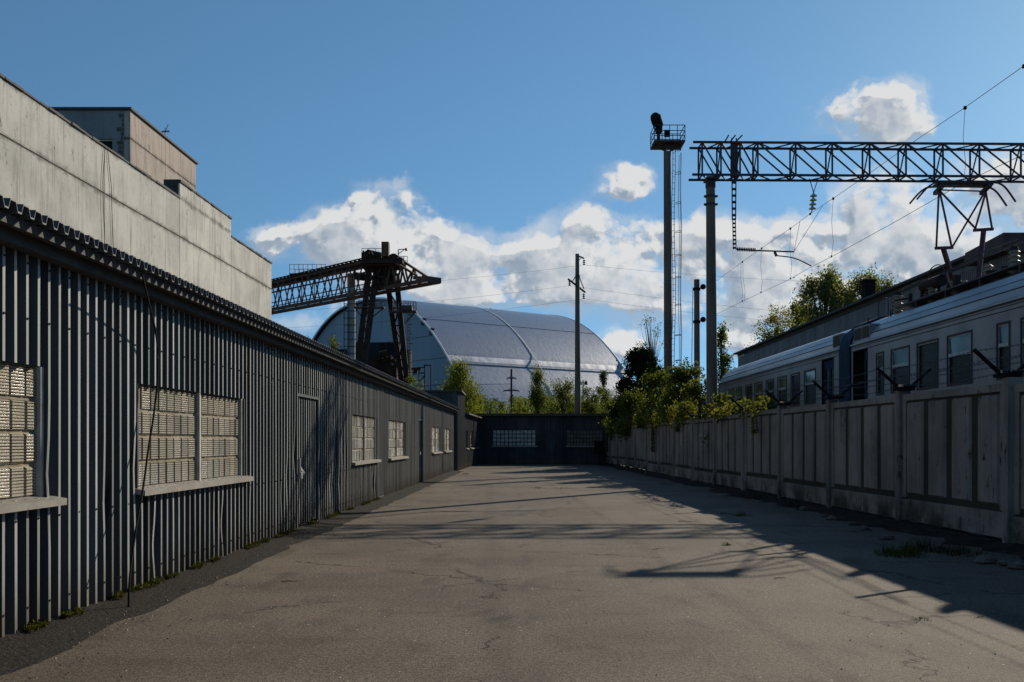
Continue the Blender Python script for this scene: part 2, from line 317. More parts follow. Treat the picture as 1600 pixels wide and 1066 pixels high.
# ------------------------------------------------------------------ mesh builder
class MB:
    def __init__(s): s.v = []; s.f = []; s.mi = []; s.ng = 0
    def add(s, vs, fs, mi=0):
        b = len(s.v); s.v += [tuple(x) for x in vs]; s.f += [tuple(i + b for i in f) for f in fs]; s.mi += [mi] * len(fs)
    def quad(s, a, b, c, d, mi=0): s.add([a, b, c, d], [(0, 1, 2, 3)], mi)
    def hexa(s, p, mi=0):   # 8 points: bottom 4 ccw, top 4 ccw
        s.add(p, [(3, 2, 1, 0), (4, 5, 6, 7), (0, 1, 5, 4), (1, 2, 6, 5), (2, 3, 7, 6), (3, 0, 4, 7)], mi)
    def box(s, x0, x1, y0, y1, z0, z1, mi=0):
        s.hexa([(x0, y0, z0), (x1, y0, z0), (x1, y1, z0), (x0, y1, z0), (x0, y0, z1), (x1, y0, z1), (x1, y1, z1), (x0, y1, z1)], mi)
    def bar(s, a, b, w_, h_=None, mi=0, up=(0, 0, 1)):
        h_ = h_ or w_; a = Vector(a); b = Vector(b); d = (b - a)
        if d.length < 1e-6: return
        d.normalize(); upv = Vector(up)
        if abs(d.dot(upv)) > .97: upv = Vector((0, 1, 0)) if abs(d.y) < .9 else Vector((1, 0, 0))
        x = d.cross(upv).normalized() * w_ / 2; y = x.cross(d).normalized() * h_ / 2
        s.hexa([a - x - y, a + x - y, a + x + y, a - x + y, b - x - y, b + x - y, b + x + y, b - x + y], mi)
    def cyl(s, a, b, r0, r1=None, n=10, cap=True, mi=0):
        r1 = r0 if r1 is None else r1; a = Vector(a); b = Vector(b); d = (b - a).normalized()
        t = Vector((0, 0, 1)) if abs(d.z) < .9 else Vector((1, 0, 0))
        x = d.cross(t).normalized(); y = d.cross(x)
        vs = []
        for (c, r) in ((a, r0), (b, r1)):
            for i in range(n):
                an = 2 * math.pi * i / n; vs.append(c + x * math.cos(an) * r + y * math.sin(an) * r)
        fs = [(i, (i + 1) % n, n + (i + 1) % n, n + i) for i in range(n)]
        if cap: fs += [tuple(range(n - 1, -1, -1)), tuple(range(n, 2 * n))]
        s.add(vs, fs, mi)
    def tube(s, pts, r, n=6, r1=None):
        pts = [Vector(p) for p in pts]; k = len(pts); vs = []
        for j, p in enumerate(pts):
            d = (pts[min(j + 1, k - 1)] - pts[max(j - 1, 0)]).normalized()
            t = Vector((0, 0, 1)) if abs(d.z) < .95 else Vector((1, 0, 0))
            x = d.cross(t).normalized(); y = d.cross(x); rr = r if r1 is None else r + (r1 - r) * j / (k - 1)
            for i in range(n):
                an = 2 * math.pi * i / n; vs.append(p + x * math.cos(an) * rr + y * math.sin(an) * rr)
        fs = [(j * n + i, j * n + (i + 1) % n, (j + 1) * n + (i + 1) % n, (j + 1) * n + i) for j in range(k - 1) for i in range(n)]
        fs += [tuple(range(n - 1, -1, -1)), tuple(range((k - 1) * n, k * n))]
        s.add(vs, fs)
    def lathe(s, c, prof, n=14):   # prof: (r, z)
        vs = []; c = Vector(c)
        for (r, z) in prof:
            for i in range(n):
                an = 2 * math.pi * i / n; vs.append(c + Vector((r * math.cos(an), r * math.sin(an), z)))
        k = len(prof)
        fs = [(j * n + i, j * n + (i + 1) % n, (j + 1) * n + (i + 1) % n, (j + 1) * n + i) for j in range(k - 1) for i in range(n)]
        fs += [tuple(range(n - 1, -1, -1)), tuple(range((k - 1) * n, k * n))]
        s.add(vs, fs)
    def build(s, name, mat, parent=None, smooth=False):
        me = bpy.data.meshes.new(name)
        off = parent_loc(parent)
        v = [(a - off[0], b - off[1], c - off[2]) for a, b, c in s.v]
        me.from_pydata(v, [], s.f)
        for m_ in (mat if isinstance(mat, (list, tuple)) else [mat]): me.materials.append(m_)
        if isinstance(mat, (list, tuple)): me.polygons.foreach_set('material_index', s.mi)
        if smooth:
            me.polygons.foreach_set('use_smooth', [True] * len(me.polygons))
            try: me.set_sharp_from_angle(angle=R(40))
            except Exception: pass
        me.update()
        o = bpy.data.objects.new(name, me); C.objects.link(o); o.parent = parent
        return o
WL = {}
def parent_loc(p):
    t = [0, 0, 0]
    while p is not None:
        t = [t[i] + p.location[i] for i in range(3)]; p = p.parent
    return t
def tag(o, label=None, cat=None, group=None, kind=None):
    if label: o['label'] = label
    if cat: o['category'] = cat
    if group: o['group'] = group
    if kind: o['kind'] = kind
    return o
def thing(name, loc, label, cat, group=None):
    o = bpy.data.objects.new(name, None); C.objects.link(o); o.location = loc; o.empty_display_size = .3
    return tag(o, label, cat, group)
def X(px, Y): return (px - CX) / F * Y
def Z(y, Y): return CH + (HY - y) / F * Y

# corrugated sheet: mapping fn(y, depth, z) -> point, ribs along z. material 0 pan, 1 crest
PER = .1875
def corr(mb, fn, y0, y1, z0, z1, depth=.062, crest=.040, flank=.026, dents=None, nz=1, phase=0.0):
    k0 = math.floor((y0 - phase) / PER) - 1; k1 = math.ceil((y1 - phase) / PER) + 1
    pts = []
    for k in range(k0, k1):
        b = k * PER + phase
        pts += [(b, 0, 1), (b + crest, 0, 0), (b + crest + flank, -depth, 0), (b + PER - flank, -depth, 0)]
    for i in range(len(pts) - 1):
        (ya, da, cr), (yb, db, _) = pts[i], pts[i + 1]
        if yb <= y0 or ya >= y1: continue
        t0 = max(0, (y0 - ya) / (yb - ya)); t1 = min(1, (y1 - ya) / (yb - ya))
        ya2, da2 = ya + (yb - ya) * t0, da + (db - da) * t0; yb2, db2 = ya + (yb - ya) * t1, da + (db - da) * t1
        for j in range(nz):
            za = z0 + (z1 - z0) * j / nz; zb = z0 + (z1 - z0) * (j + 1) / nz
            def P(y, d, z):
                if dents: oy, od = dents(y, z); y += oy; d += od
                return fn(y, d, z)
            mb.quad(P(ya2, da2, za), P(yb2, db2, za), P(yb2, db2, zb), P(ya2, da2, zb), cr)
def wall_sections(y0, y1, z0, z1, holes):
    """rectangles covering a wall apart from its holes (ya, yb, za, zb)"""
    out = []; cur = y0
    for (a, b, c, d) in sorted(holes):
        if a > cur: out.append((cur, a, z0, z1))
        if c > z0: out.append((a, b, z0, c))
        if d < z1: out.append((a, b, d, z1))
        cur = b
    if cur < y1: out.append((cur, y1, z0, z1))
    return out

# ================================================================== GROUND
g = MB(); g.quad((-2500, -200, -.012), (2500, -200, -.012), (2500, 3500, -.012), (-2500, 3500, -.012)); g.build('ground', M['asphalt_far']).__setitem__('kind', 'structure')
g = MB()
def lx(y): return -4.18 + .019 * y
def fx(y): return 7.66 - .015 * y
ys = [-6, 0, 5, 10, 15, 20, 30, 40, 50, 60, 71]
for i in range(len(ys) - 1):
    a, b = ys[i], ys[i + 1]
    g.quad((-4.6, a, 0), (fx(a) + .2, a, 0), (fx(b) + .2, b, 0), (-4.6, b, 0))
tag(g.build('asphalt_yard', M['asphalt']), kind='structure')
# gravel strip and soil strip with lumpy, uneven edges
def lumpy(name, x0f, x1f, y0, y1, mat, h, seed, nx=10, dy=.22, jag=.12):
    rs = np.random.RandomState(seed); ny = int((y1 - y0) / dy); mb = MB(); vs = []
    e = rs.randn(ny + 1) * jag; e = np.convolve(e, [.25, .5, .25], 'same')
    for j in range(ny + 1):
        y = y0 + (y1 - y0) * j / ny; a = x0f(y); b = x1f(y) + e[j]
        for i in range(nx + 1):
            t = i / nx
            vs.append((a + (b - a) * t, y + rs.randn() * .02, .004 + max(0, (1 - t)) * h * (.6 + .8 * rs.rand()) if i < nx else .002))
    fs = [(j * (nx + 1) + i, j * (nx + 1) + i + 1, (j + 1) * (nx + 1) + i + 1, (j + 1) * (nx + 1) + i) for j in range(ny) for i in range(nx)]
    mb.add(vs, fs); return tag(mb.build(name, mat, smooth=True), kind='structure')
lumpy('gravel_strip', lambda y: lx(y) - .15, lambda y: lx(y) + .58 - .001 * y, -4, 53.5, M['gravel'], .045, 3, jag=.05)
lumpy('soil_strip', lambda y: fx(y) + .05, lambda y: fx(y) - .62 - .12 * math.sin(y * .7), 4, 70, M['soil'], .10, 5, jag=.22)

# ================================================================== LEFT SHED
def lw(y, d, z): return (lx(y) + d, y, z)
shed = thing('metal_shed', (lx(30), 30, 0), 'long dark corrugated metal shed with glass block windows along the left of the yard', 'shed')
ZW = 3.24
wins = [(4.76, 8.62, 1.12, 2.24), (10.64, 14.56, 1.10, 2.22), (23.3, 27.1, 1.12, 2.24), (29.3, 33.2, 1.12, 2.24), (42.1, 46.0, 1.14, 2.24), (48.2, 51.7, 1.14, 2.24)]
doors = [(17.85, 19.65, .06, 2.47), (37.0, 38.4, .06, 2.44)]
rs = random.Random(4)
dent_k = {}
def dents(y, z):
    k = int(math.floor(y / PER))
    if k not in dent_k: dent_k[k] = (rs.random() < .34, rs.uniform(-.026, .026), rs.uniform(.25, 1.5), rs.uniform(-.04, .0), rs.uniform(-.009, .009))
    on, oy, zc, od, lean = dent_k[k]
    e = math.exp(-((z - zc) / .28) ** 2) if on else 0
    return oy * e * 1.6 + lean * (z - 1.6) * .5, od * e
mb = MB()
for (a, b, c, d) in wall_sections(-6, 54.0, .04, ZW, wins + doors):
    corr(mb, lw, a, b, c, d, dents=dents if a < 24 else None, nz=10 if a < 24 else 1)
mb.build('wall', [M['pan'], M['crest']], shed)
# flat patched panels between the far windows
for (a, b) in ((27.3, 28.3), (46.7, 47.4)):
    mb = MB()
    mb.hexa([lw(a, -.01, .06), lw(b, -.01, .06), lw(b, .008, .06), lw(a, .008, .06), lw(a, -.01, ZW), lw(b, -.01, ZW), lw(b, .008, ZW), lw(a, .008, ZW)])
    for k in range(5):
        yy_ = a + (b - a) * (k + .5) / 5
        mb.bar(lw(yy_, .010, .08), lw(yy_, .010, ZW - .02), .035, .02)
    mb.build('patch_panel', M['shed_grey'], shed)
def make_window(par, fn, y0, y1, z0, z1, nb=16, nr=4, mull=True, rec=.13, seed=0, sillw=.09, frm='white_frame'):
    r = random.Random(seed)
    fr = MB()   # reveals
    for (a, b, c, d) in ((y0 - .03, y0, z0, z1), (y1, y1 + .03, z0, z1)):
        fr.hexa([fn(a, -rec - .05, c), fn(b, -rec - .05, c), fn(b, -.012, c), fn(a, -.012, c), fn(a, -rec - .05, d), fn(b, -rec - .05, d), fn(b, -.012, d), fn(a, -.012, d)])
    fr.hexa([fn(y0, -rec - .05, z1), fn(y1, -rec - .05, z1), fn(y1, -.062, z1), fn(y0, -.062, z1), fn(y0, -rec - .05, z1 + .03), fn(y1, -rec - .05, z1 + .03), fn(y1, -.062, z1 + .03), fn(y0, -.062, z1 + .03)])
    wo = fr.build('window', M['pan_dark'], par)
    gb = MB()
    gb.quad(fn(y0, -rec, z0), fn(y1, -rec, z0), fn(y1, -rec, z1), fn(y0, -rec, z1))
    gb.build('grout_bed', M['grout'], wo)
    bl = MB(); bw = (y1 - y0) / nb; bh = (z1 - z0) / nr
    for i in range(nb):
        for j in range(nr):
            a = y0 + i * bw + .008 + r.uniform(-.003, .003); b = y0 + (i + 1) * bw - .008; c = z0 + j * bh + .012; d = z0 + (j + 1) * bh - .012
            if seed == 2 and i == 0 and j == 3: continue
            e = .012; dd = -rec + .022 + r.uniform(-.004, .004); tl = r.uniform(-.004, .004)
            o_ = [fn(a, -rec, c), fn(b, -rec, c), fn(b, -rec, d), fn(a, -rec, d)]
            i_ = [fn(a + e, dd + tl, c + e), fn(b - e, dd - tl, c + e), fn(b - e, dd - tl, d - e), fn(a + e, dd + tl, d - e)]
            bl.add(o_ + i_, [(4, 5, 6, 7), (0, 1, 5, 4), (1, 2, 6, 5), (2, 3, 7, 6), (3, 0, 4, 7)])
    bl.build('glass_blocks', M['blocks'], wo)
    if mull:
        mu = MB(); ym = (y0 + y1) / 2 + .1
        for yc, wd in ((ym, .055), (y1 - .03, .05)):
            mu = MB()
            mu.hexa([fn(yc - wd / 2, -rec, z0), fn(yc + wd / 2, -rec, z0), fn(yc + wd / 2, -rec + .06, z0), fn(yc - wd / 2, -rec + .06, z0),
                     fn(yc - wd / 2, -rec, z1), fn(yc + wd / 2, -rec, z1), fn(yc + wd / 2, -rec + .06, z1), fn(yc - wd / 2, -rec + .06, z1)])
            mu.build('mullion', M[frm], wo)
    if sillw:
        si = MB(); a, b = y0 - .08, y1 + .16
        si.hexa([fn(a, -rec, z0 - .05), fn(b, -rec, z0 - .05), fn(b, sillw, z0 - .078), fn(a, sillw, z0 - .078),
                 fn(a, -rec, z0 + .012), fn(b, -rec, z0 + .012), fn(b, sillw, z0 - .02), fn(a, sillw, z0 - .02)])
        si.build('sill', M['sill'], wo)
    return wo
for i, (a, b, c, d) in enumerate(wins): make_window(shed, lw, a, b, c, d, 16, 4, True, .095, i + 1)
for i, (a, b, c, d) in enumerate(doors):
    mb = MB(); rec = .05
    corr(mb, lambda y, dd, z: lw(y, dd - rec, z), a + .03, b - .03, c + .03, d - .04, nz=1)
    do = mb.build('door', [M['pan'], M['crest']], shed)
    fr = MB()
    for (p, q, c2, d2) in ((a - .0, a + .05, c, d), (b - .04, b, c, d), (a + .05, b - .04, d - .05, d)):
        fr.hexa([lw(p, -.16, c2), lw(q, -.16, c2), lw(q, -.006, c2), lw(p, -.006, c2), lw(p, -.16, d2), lw(q, -.16, d2), lw(q, -.006, d2), lw(p, -.006, d2)])
    fr.build('door_frame', M['pan_dark'], do)
    h = MB()
    if i == 0:
        h.bar(lw(a + .06, .03, 1.12), lw(a + .22, .06, 1.02), .03, .05); h.bar(lw(a + .05, .02, 1.00), lw(a + .05, .02, 1.30), .03, .03); h.box(lx(a) + .0, lx(a) + .06, a + .02, a + .16, .93, 1.05)
    else: h.box(lx(a) + .0, lx(a) + .07, a + .08, a + .22, 1.10, 1.22)
    h.build('handle', M['white_frame'], do)
# eave: corrugated roof sheet, purlin and fascia
def rp(y, d, s):   # s = distance out from the wall, roof falls towards the yard
    return (lx(y) + s, y, 3.34 + d - s * .07)
mb = MB()
def roofcorr(mb, y0, y1, s0, s1, depth=.055, base=3.34, slope=.07, xf=lx, th=.012):
    k0 = math.floor(y0 / PER); k1 = math.ceil(y1 / PER); pts = []
    for k in range(k0, k1):
        b = k * PER; pts += [(b, depth), (b + .075, depth), (b + .105, 0), (b + .158, 0)]
    pts = [p for p in pts if y0 <= p[0] <= y1]
    n = len(pts); vs = []
    for s_ in (s0, s1):
        for t in (0, -th):
            for (y, d) in pts: vs.append((xf(y) + s_, y, base + d - s_ * slope + t))
    fs = []
    for i in range(n - 1):
        fs.append((i, i + 1, 2 * n + i + 1, 2 * n + i)); fs.append((n + i, 3 * n + i, 3 * n + i + 1, n + i + 1))
        fs.append((2 * n + i, 2 * n + i + 1, 3 * n + i + 1, 3 * n + i)); fs.append((i, n + i, n + i + 1, i + 1))
    mb.add(vs, fs)
roofcorr(mb, -6, 54.2, -9.0, .36, depth=.072)
mb.build('roof', M['roof'], shed)
mb = MB()
for (a, b) in ((-6, 24), (24, 54)):
    for (s0, s1, z0, z1) in ((.0, .14, 3.15, 3.29), (.20, .26, 3.235, 3.31), (-.15, .0, 3.24, 3.33)):
        mb.hexa([(lx(a) + s0, a, z0), (lx(a) + s1, a, z0), (lx(b) + s1, b, z0), (lx(b) + s0, b, z0), (lx(a) + s0, a, z1), (lx(a) + s1, a, z1), (lx(b) + s1, b, z1), (lx(b) + s0, b, z1)])
mb.build('fascia', M['fascia'], shed)
mb = MB()
mb.quad((lx(-6) - 9, -6, 0), (lx(-6) - .1, -6, 0), (lx(-6) - .1, -6, 3.3), (lx(-6) - 9, -6, 3.9))
mb.quad((lx(54) - 9, 54, 0), (lx(54) - .1, 54, 0), (lx(54) - .1, 54, 3.3), (lx(54) - 9, 54, 3.9))
mb.quad((lx(-6) - 9, -6, 0), (lx(54) - 9, 54, 0), (lx(54) - 9, 54, 3.9), (lx(-6) - 9, -6, 3.9))
mb.quad((lx(-6) - .19, -6, 0), (lx(54) - .19, 54, 0), (lx(54) - .19, 54, 3.2), (lx(-6) - .19, -6, 3.2))
mb.build('inner_wall', M['pan_dark'], shed)
mb = MB()
for k in range(int(-2 / PER), int(26 / PER)):
    y = k * PER + .020
    for z in (.22, .95, 2.62, 3.08):
        if any(a - .1 < y < b + .1 and c - .12 < z < d + .1 for a, b, c, d in wins + doors) or (k + int(z * 10)) % 2: continue
        oy, od = dents(y, z); mb.box(lx(y) + od - .002, lx(y) + od + .007, y + oy - .009, y + oy + .009, z - .009, z + .009)
tag(mb.build('screw_head', M['rust_dark'], shed), kind='stuff')
# side laps of the sheets, standing slightly proud
for q, yl in enumerate(np.arange(1.31, 26, 1.125)):
    yl = round(yl / PER) * PER - .004; zt_ = ZW - .01; z0_ = .05
    if any(a - .12 < yl < b + .12 for a, b, c, d in wins + doors): continue
    P_ = [(yl - .002, .0005), (yl + .046, .0005), (yl + .046, .0045), (yl - .002, .0045)]
    n_ = 10; mb = MB()
    for j in range(n_):
        za, zb_ = z0_ + (zt_ - z0_) * j / n_, z0_ + (zt_ - z0_) * (j + 1) / n_
        o1 = dents(yl + .01, za); o2 = dents(yl + .01, zb_)
        mb.hexa([lw(y + o1[0], d + o1[1], za) for y, d in P_] + [lw(y + o2[0], d + o2[1], zb_) for y, d in P_])
    mb.build('sheet_lap', M['crest'], shed)
# hanging black cable
cb = MB(); cp = []
for (px, y, xo, Yc) in ((222, 428, .42, 9.9), (232, 470, .30, 10.0), (245, 530, .16, 10.25), (246, 590, .13, 10.35), (240, 650, .13, 10.2), (232, 700, .14, 10.05), (224, 760, .18, 9.95), (212, 830, .24, 9.8), (203, 900, .30, 9.7), (201, 948, .34, 9.65)):
    cp.append((lx(Yc) + xo, (lx(Yc) + xo) / ((px - CX) / F), None, y))
cp = [(x, y, Z(yy_, y)) for (x, y, _, yy_) in cp]
def smoothpath(pts, k=4):
    out = []; P = [Vector(p) for p in pts]
    for i in range(len(P) - 1):
        p0, p1, p2, p3 = P[max(i - 1, 0)], P[i], P[i + 1], P[min(i + 2, len(P) - 1)]
        for j in range(k):
            t = j / k; out.append(.5 * ((2 * p1) + (p2 - p0) * t + (2 * p0 - 5 * p1 + 4 * p2 - p3) * t * t + (3 * p1 - p0 - 3 * p2 + p3) * t ** 3))
    out.append(P[-1]); return out
cb.tube(smoothpath(cp), .011)
tag(cb.build('hanging_cable', M['black'], None, True), 'loose black cable hanging down the corrugated shed wall past a glass block window', 'cable')

# ================================================================== TOWER BLOCK between the sheds
tw = thing('shed_annex', (-4, 54.3, 0), 'taller flat roofed annex clad in dark metal, at the far end of the left shed', 'annex')
def tf(y, d, z): return (-2.95 + (y - 54.25) * .045 + d, y, z)
mb = MB(); corr(mb, tf, 54.25, 58.6, .03, 4.28, depth=.035); mb.build('side_wall', [M['pan'], M['pan']], tw)
mb = MB(); 
for k in range(7):
    z0 = 2.2 + k * .3; mb.hexa([(-9, 54.2, z0), (-3.0, 54.2, z0), (-3.0, 54.25, z0), (-9, 54.25, z0), (-9, 54.225, z0 + .29), (-3.0, 54.225, z0 + .29), (-3.0, 54.25, z0 + .29), (-9, 54.25, z0 + .29)])
mb.box(-9, -3.0, 54.27, 54.32, 0, 4.28)
mb.build('front_wall', M['pan'], tw)
mb = MB(); mb.box(-9.05, -2.72, 54.14, 58.65, 4.31, 4.40); mb.build('roof', M['tar'], tw)
mb = MB(); mb.box(-9, -3.0, 58.4, 58.5, 0, 4.28); mb.build('rear_wall', M['pan_dark'], tw)

# low wing joining annex and end shed
wg = thing('low_wing', (-2.7, 64, 0), 'low corrugated wing with three narrow windows between the annex and the end shed', 'shed')
def wf(y, d, z): return (-2.80 + (y - 58.6) * .041 + d, y, z)
wwin = [(59.6, 61.0, 1.2, 2.25), (63.0, 65.0, 1.2, 2.25), (67.2, 69.0, 1.2, 2.25)]
mb = MB()
for (a, b, c, d) in wall_sections(58.6, 70.0, .03, 3.12, wwin): corr(mb, wf, a, b, c, d, depth=.03)
mb.build('wall', [M['pan'], M['pan']], wg)
for i, (a, b, c, d) in enumerate(wwin): make_window(wg, wf, a, b, c, d, 7, 4, False, .15, 30 + i)
mb = MB(); a, b = 58.6, 70.0
mb.hexa([wf(a, -6, 3.45), wf(a, .28, 3.2), wf(b, .28, 3.2), wf(b, -6, 3.45), wf(a, -6, 3.53), wf(a, .28, 3.28), wf(b, .28, 3.28), wf(b, -6, 3.53)]); mb.build('roof', M['roof'], wg)
mb = MB(); mb.quad(wf(a, -.2, 0), wf(b, -.2, 0), wf(b, -.2, 3.2), wf(a, -.2, 3.2)); mb.build('inner_wall', M['pan_dark'], wg)

# ================================================================== END SHED
es = thing('end_shed', (2, 70, 0), 'low dark metal shed closing off the far end of the yard', 'shed')
def ef(x, d, z): return (x, 70 - d, z)
ewin = [(-1.35, 1.66, 1.29, 2.41), (3.87, 6.35, 1.29, 2.41)]
mb = MB()
for (a, b, c, d) in wall_sections(-2.4, 8.6, .03, 3.36, ewin): corr(mb, ef, a, b, c, d, depth=.04)
mb.build('wall', [M['pan'], M['pan']], es)
M['blocks_lit'] = pm('lit_glass_block', (.62, .60, .52), (.34, .33, .28), 3.2, .35)  # left window only: light through its blocks put into a paler colour
for i, (a, b, c, d) in enumerate(ewin):
    wo = make_window(es, ef, a, b, c, d, 11, 4, False, .09, 50 + i, sillw=.10)
    if i == 0:
        for ch in wo.children:
            if ch.name.startswith('glass_blocks'): ch.data.materials[0] = M['blocks_lit']
    fr = MB()
    for k in range(12):
        xx = a + (b - a) * k / 11; fr.bar((xx, 70 + .05, c), (xx, 70 + .05, d), .05, .05)
    for k in range(5):
        zz = c + (d - c) * k / 4; fr.bar((a, 70 + .046, zz), (b, 70 + .046, zz), .05, .05)
    fr.build('window_grid', M['gasket'], wo)
mb = MB()
mb.box(-2.7, 8.9, 69.6, 69.66, 3.38, 3.56); mb.build('fascia', M['tar'], es)
mb = MB(); mb.hexa([(-2.7, 69.68, 3.44), (8.9, 69.68, 3.44), (8.9, 75, 3.2), (-2.7, 75, 3.2), (-2.7, 69.68, 3.52), (8.9, 69.68, 3.52), (8.9, 75, 3.28), (-2.7, 75, 3.28)]); mb.build('roof', M['roof'], es)
mb = MB(); mb.box(-2.35, 8.55, 70.35, 74.8, 0, 3.18); mb.build('inner_wall', M['pan_dark'], es)
cabn = thing('electrical_cabinet', (6.05, 69, 0), 'black steel cabinet on thin legs in the far right corner of the yard', 'cabinet')
mb = MB(); mb.box(5.72, 6.30, 68.8, 69.2, .72, 1.62); mb.box(5.68, 6.34, 68.75, 69.25, 1.625, 1.67); mb.build('body', M['black'], cabn)
for (xx, yy_) in ((5.76, 68.84), (6.26, 68.84), (5.76, 69.16), (6.26, 69.16)):
    mb = MB(); mb.bar((xx, yy_, 0), (xx, yy_, .72), .05); mb.build('leg', M['dark_steel'], cabn)

# ================================================================== CONCRETE BUILDING
cbn = thing('concrete_building', (-20, 45, 0), 'tall weathered pale concrete panel building with stepped parapet and rooftop block above the left shed', 'building')
def bx_(y): return -16 + .0257 * y
bays = [(14.0, 21.8), (21.8, 29.3), (29.3, 36.8), (36.8, 44.5), (44.5, 52.0), (52.0, 59.9)]
tops = [12.46, 12.46, 12.46, 12.46, 13.20, 12.28]
for (a, b), t in zip(bays, tops):
    mb = MB()
    for (z0, z1) in ((0, 4.6), (4.62, 10.73), (10.79, t)):
        e = .018
        P = lambda y, d, z: (bx_(y) + d, y, z)
        o_ = [P(a + .022, 0, z0), P(b - .022, 0, z0), P(b - .022, 0, z1), P(a + .022, 0, z1)]
        bk = [P(a + .01, -.35, z0), P(b - .01, -.35, z0), P(b - .01, -.35, z1), P(a + .01, -.35, z1)]
        mb.add(o_ + bk, [(0, 1, 2, 3), (4, 7, 6, 5), (0, 4, 5, 1), (1, 5, 6, 2), (2, 6, 7, 3), (3, 7, 4, 0)])
    mb.build('wall_panel', M['wall_conc'], cbn)
mb = MB()
for (a, b), t in zip(bays, tops): mb.hexa([(bx_(a) - .34, a, 0), (bx_(a) - .02, a, 0), (bx_(b) - .02, b, 0), (bx_(b) - .34, b, 0), (bx_(a) - .34, a, t - .03), (bx_(a) - .02, a, t - .03), (bx_(b) - .02, b, t - .03), (bx_(b) - .34, b, t - .03)])
mb.build('joint_filler', M['joint'], cbn)
rr = random.Random(8)
for (a, b), t in zip(bays, tops):   # uneven tarred coping
    mb = MB()
    n = 14
    for k in range(n):
        y0 = a + (b - a) * k / n; y1 = a + (b - a) * (k + 1) / n; hh = .08 + rr.uniform(-.02, .03); o1 = .05 + rr.uniform(-.02, .02)
        mb.hexa([(bx_(y0) - .42, y0, t + .002), (bx_(y0) + o1, y0, t + .002), (bx_(y1) + o1, y1, t + .002), (bx_(y1) - .42, y1, t + .002),
                 (bx_(y0) - .42, y0, t + hh), (bx_(y0) + o1, y0, t + hh), (bx_(y1) + o1, y1, t + hh), (bx_(y1) - .42, y1, t + hh)])
    mb.build('coping', M['tar'], cbn)
mb = MB(); mb.box(-15.55, -14.88, 44.44, 44.50, 12.4, 13.30); mb.box(-15.55, -15.2, 44.5, 52, 12.4, 13.27); mb.build('parapet_end', M['tar'], cbn)
mb = MB(); mb.box(-40, -15.8, 14, 59.8, 0, 12.0); mb.build('main_block', M['wall_shadow_side'], cbn)
# rooftop block
ph = MB()
def px_(y): return -20 + .0257 * y
for (a, b) in ((48.9, 53.5), (53.54, 58.3)):
    for (z0, z1) in ((11.8, 16.47), (16.51, 17.85)):
        ph.hexa([(px_(a) - .3, a, z0), (px_(a), a, z0), (px_(b), b, z0), (px_(b) - .3, b, z0), (px_(a) - .3, a, z1), (px_(a), a, z1), (px_(b), b, z1), (px_(b) - .3, b, z1)])
pho = ph.build('rooftop_block', M['wall_conc2'], cbn)
mb = MB()
mb.hexa([(px_(48.9) - .29, 48.95, 11.8), (px_(48.9) - .03, 48.95, 11.8), (px_(58.3) - .03, 58.25, 11.8), (px_(58.3) - .29, 58.25, 11.8), (px_(48.9) - .29, 48.95, 17.8), (px_(48.9) - .03, 48.95, 17.8), (px_(58.3) - .03, 58.25, 17.8), (px_(58.3) - .29, 58.25, 17.8)])
mb.build('joint_filler', M['joint'], pho)
mb = MB()  # front face in shade, with window opening
xr = px_(48.9) - .302; FY = 48.88
wx0, wx1, wz0, wz1 = -22.0, -19.62, 15.5, 16.45
for (a, b, c, d) in ((-32, wx0, 11.8, 17.85), (wx1, xr, 11.8, 17.85), (wx0, wx1, 11.8, wz0), (wx0, wx1, wz1, 17.85)): mb.box(a, b, FY, FY + .25, c, d)
mb.box(-32, xr - .2, FY + .4, 58.2, 11.8, 17.8)
mb.box(-32, xr, FY - .02, FY - .001, 16.46, 16.52)
mb.build('front_wall', M['wall_shadow_side'], pho)
mb = MB(); mb.box(wx0, wx1, FY + .18, FY + .22, wz0, wz1); mb.build('rooftop_window', M['glass'], pho)
mb = MB()
for xx in (-22.0, -21.2, -20.4, -19.66): mb.box(xx, xx + .06, FY + .10, FY + .17, wz0, wz1)
mb.box(wx0, wx1, FY + .10, FY + .16, wz1 - .07, wz1)
mb.build('window_frame', M['white_frame'], pho)
mb = MB(); rr = random.Random(5)
mb.hexa([(-32, 48.75, 17.87), (px_(48.9) + .1, 48.75, 17.87), (px_(58.3) + .1, 58.5, 17.87), (-32, 58.5, 17.87), (-32, 48.75, 17.98), (px_(48.9) + .1, 48.75, 17.98), (px_(58.3) + .1, 58.5, 17.98), (-32, 58.5, 17.98)])
mb.build('flat_roof', M['tar'], pho)
mb = MB()  # exposed dark brick edge
for k in range(26):
    z = 12 + k * .22; mb.box(xr - .20 + rr.uniform(-.16, .12), xr - rr.uniform(-.004, .03), FY - .02 - rr.random() * .01, FY - .002, z, z + .17)
mb.build('bare_edge', M['joint'], pho)
an = MB(); ax, ay = px_(54) - .2, 54.0
an.cyl((ax, ay, 17.98), (ax, ay, 18.62), .02, .02, 6)
for k in range(3): an.bar((ax - .22 + k * .02, ay - .02, 18.36 + k * .03), (ax + .22, ay + .1, 18.42 + k * .03), .02)
an.bar((ax, ay, 18.4), (ax + .17, ay, 18.80), .02); an.bar((ax + .17, ay, 18.78), (ax + .06, ay, 18.5), .02)
tag(an.build('antenna', M['mast_steel']), 'small bent aerial on the roof edge of the rooftop block', 'antenna')
for (Yc, yo) in ((36.75, -.12), (36.95, .45)):
    cb = MB(); pts = []
    for k in range(11):
        t = k / 10; pts.append((bx_(Yc) + .04 + .02 * math.sin(t * 3), Yc + yo * min(1, t * 5) - .1 * math.sin(t * 7), 12.5 - 7 * t))
    cb.tube(pts, .012, 5)
    o = cb.build('wall_cable', M['black'], cbn)

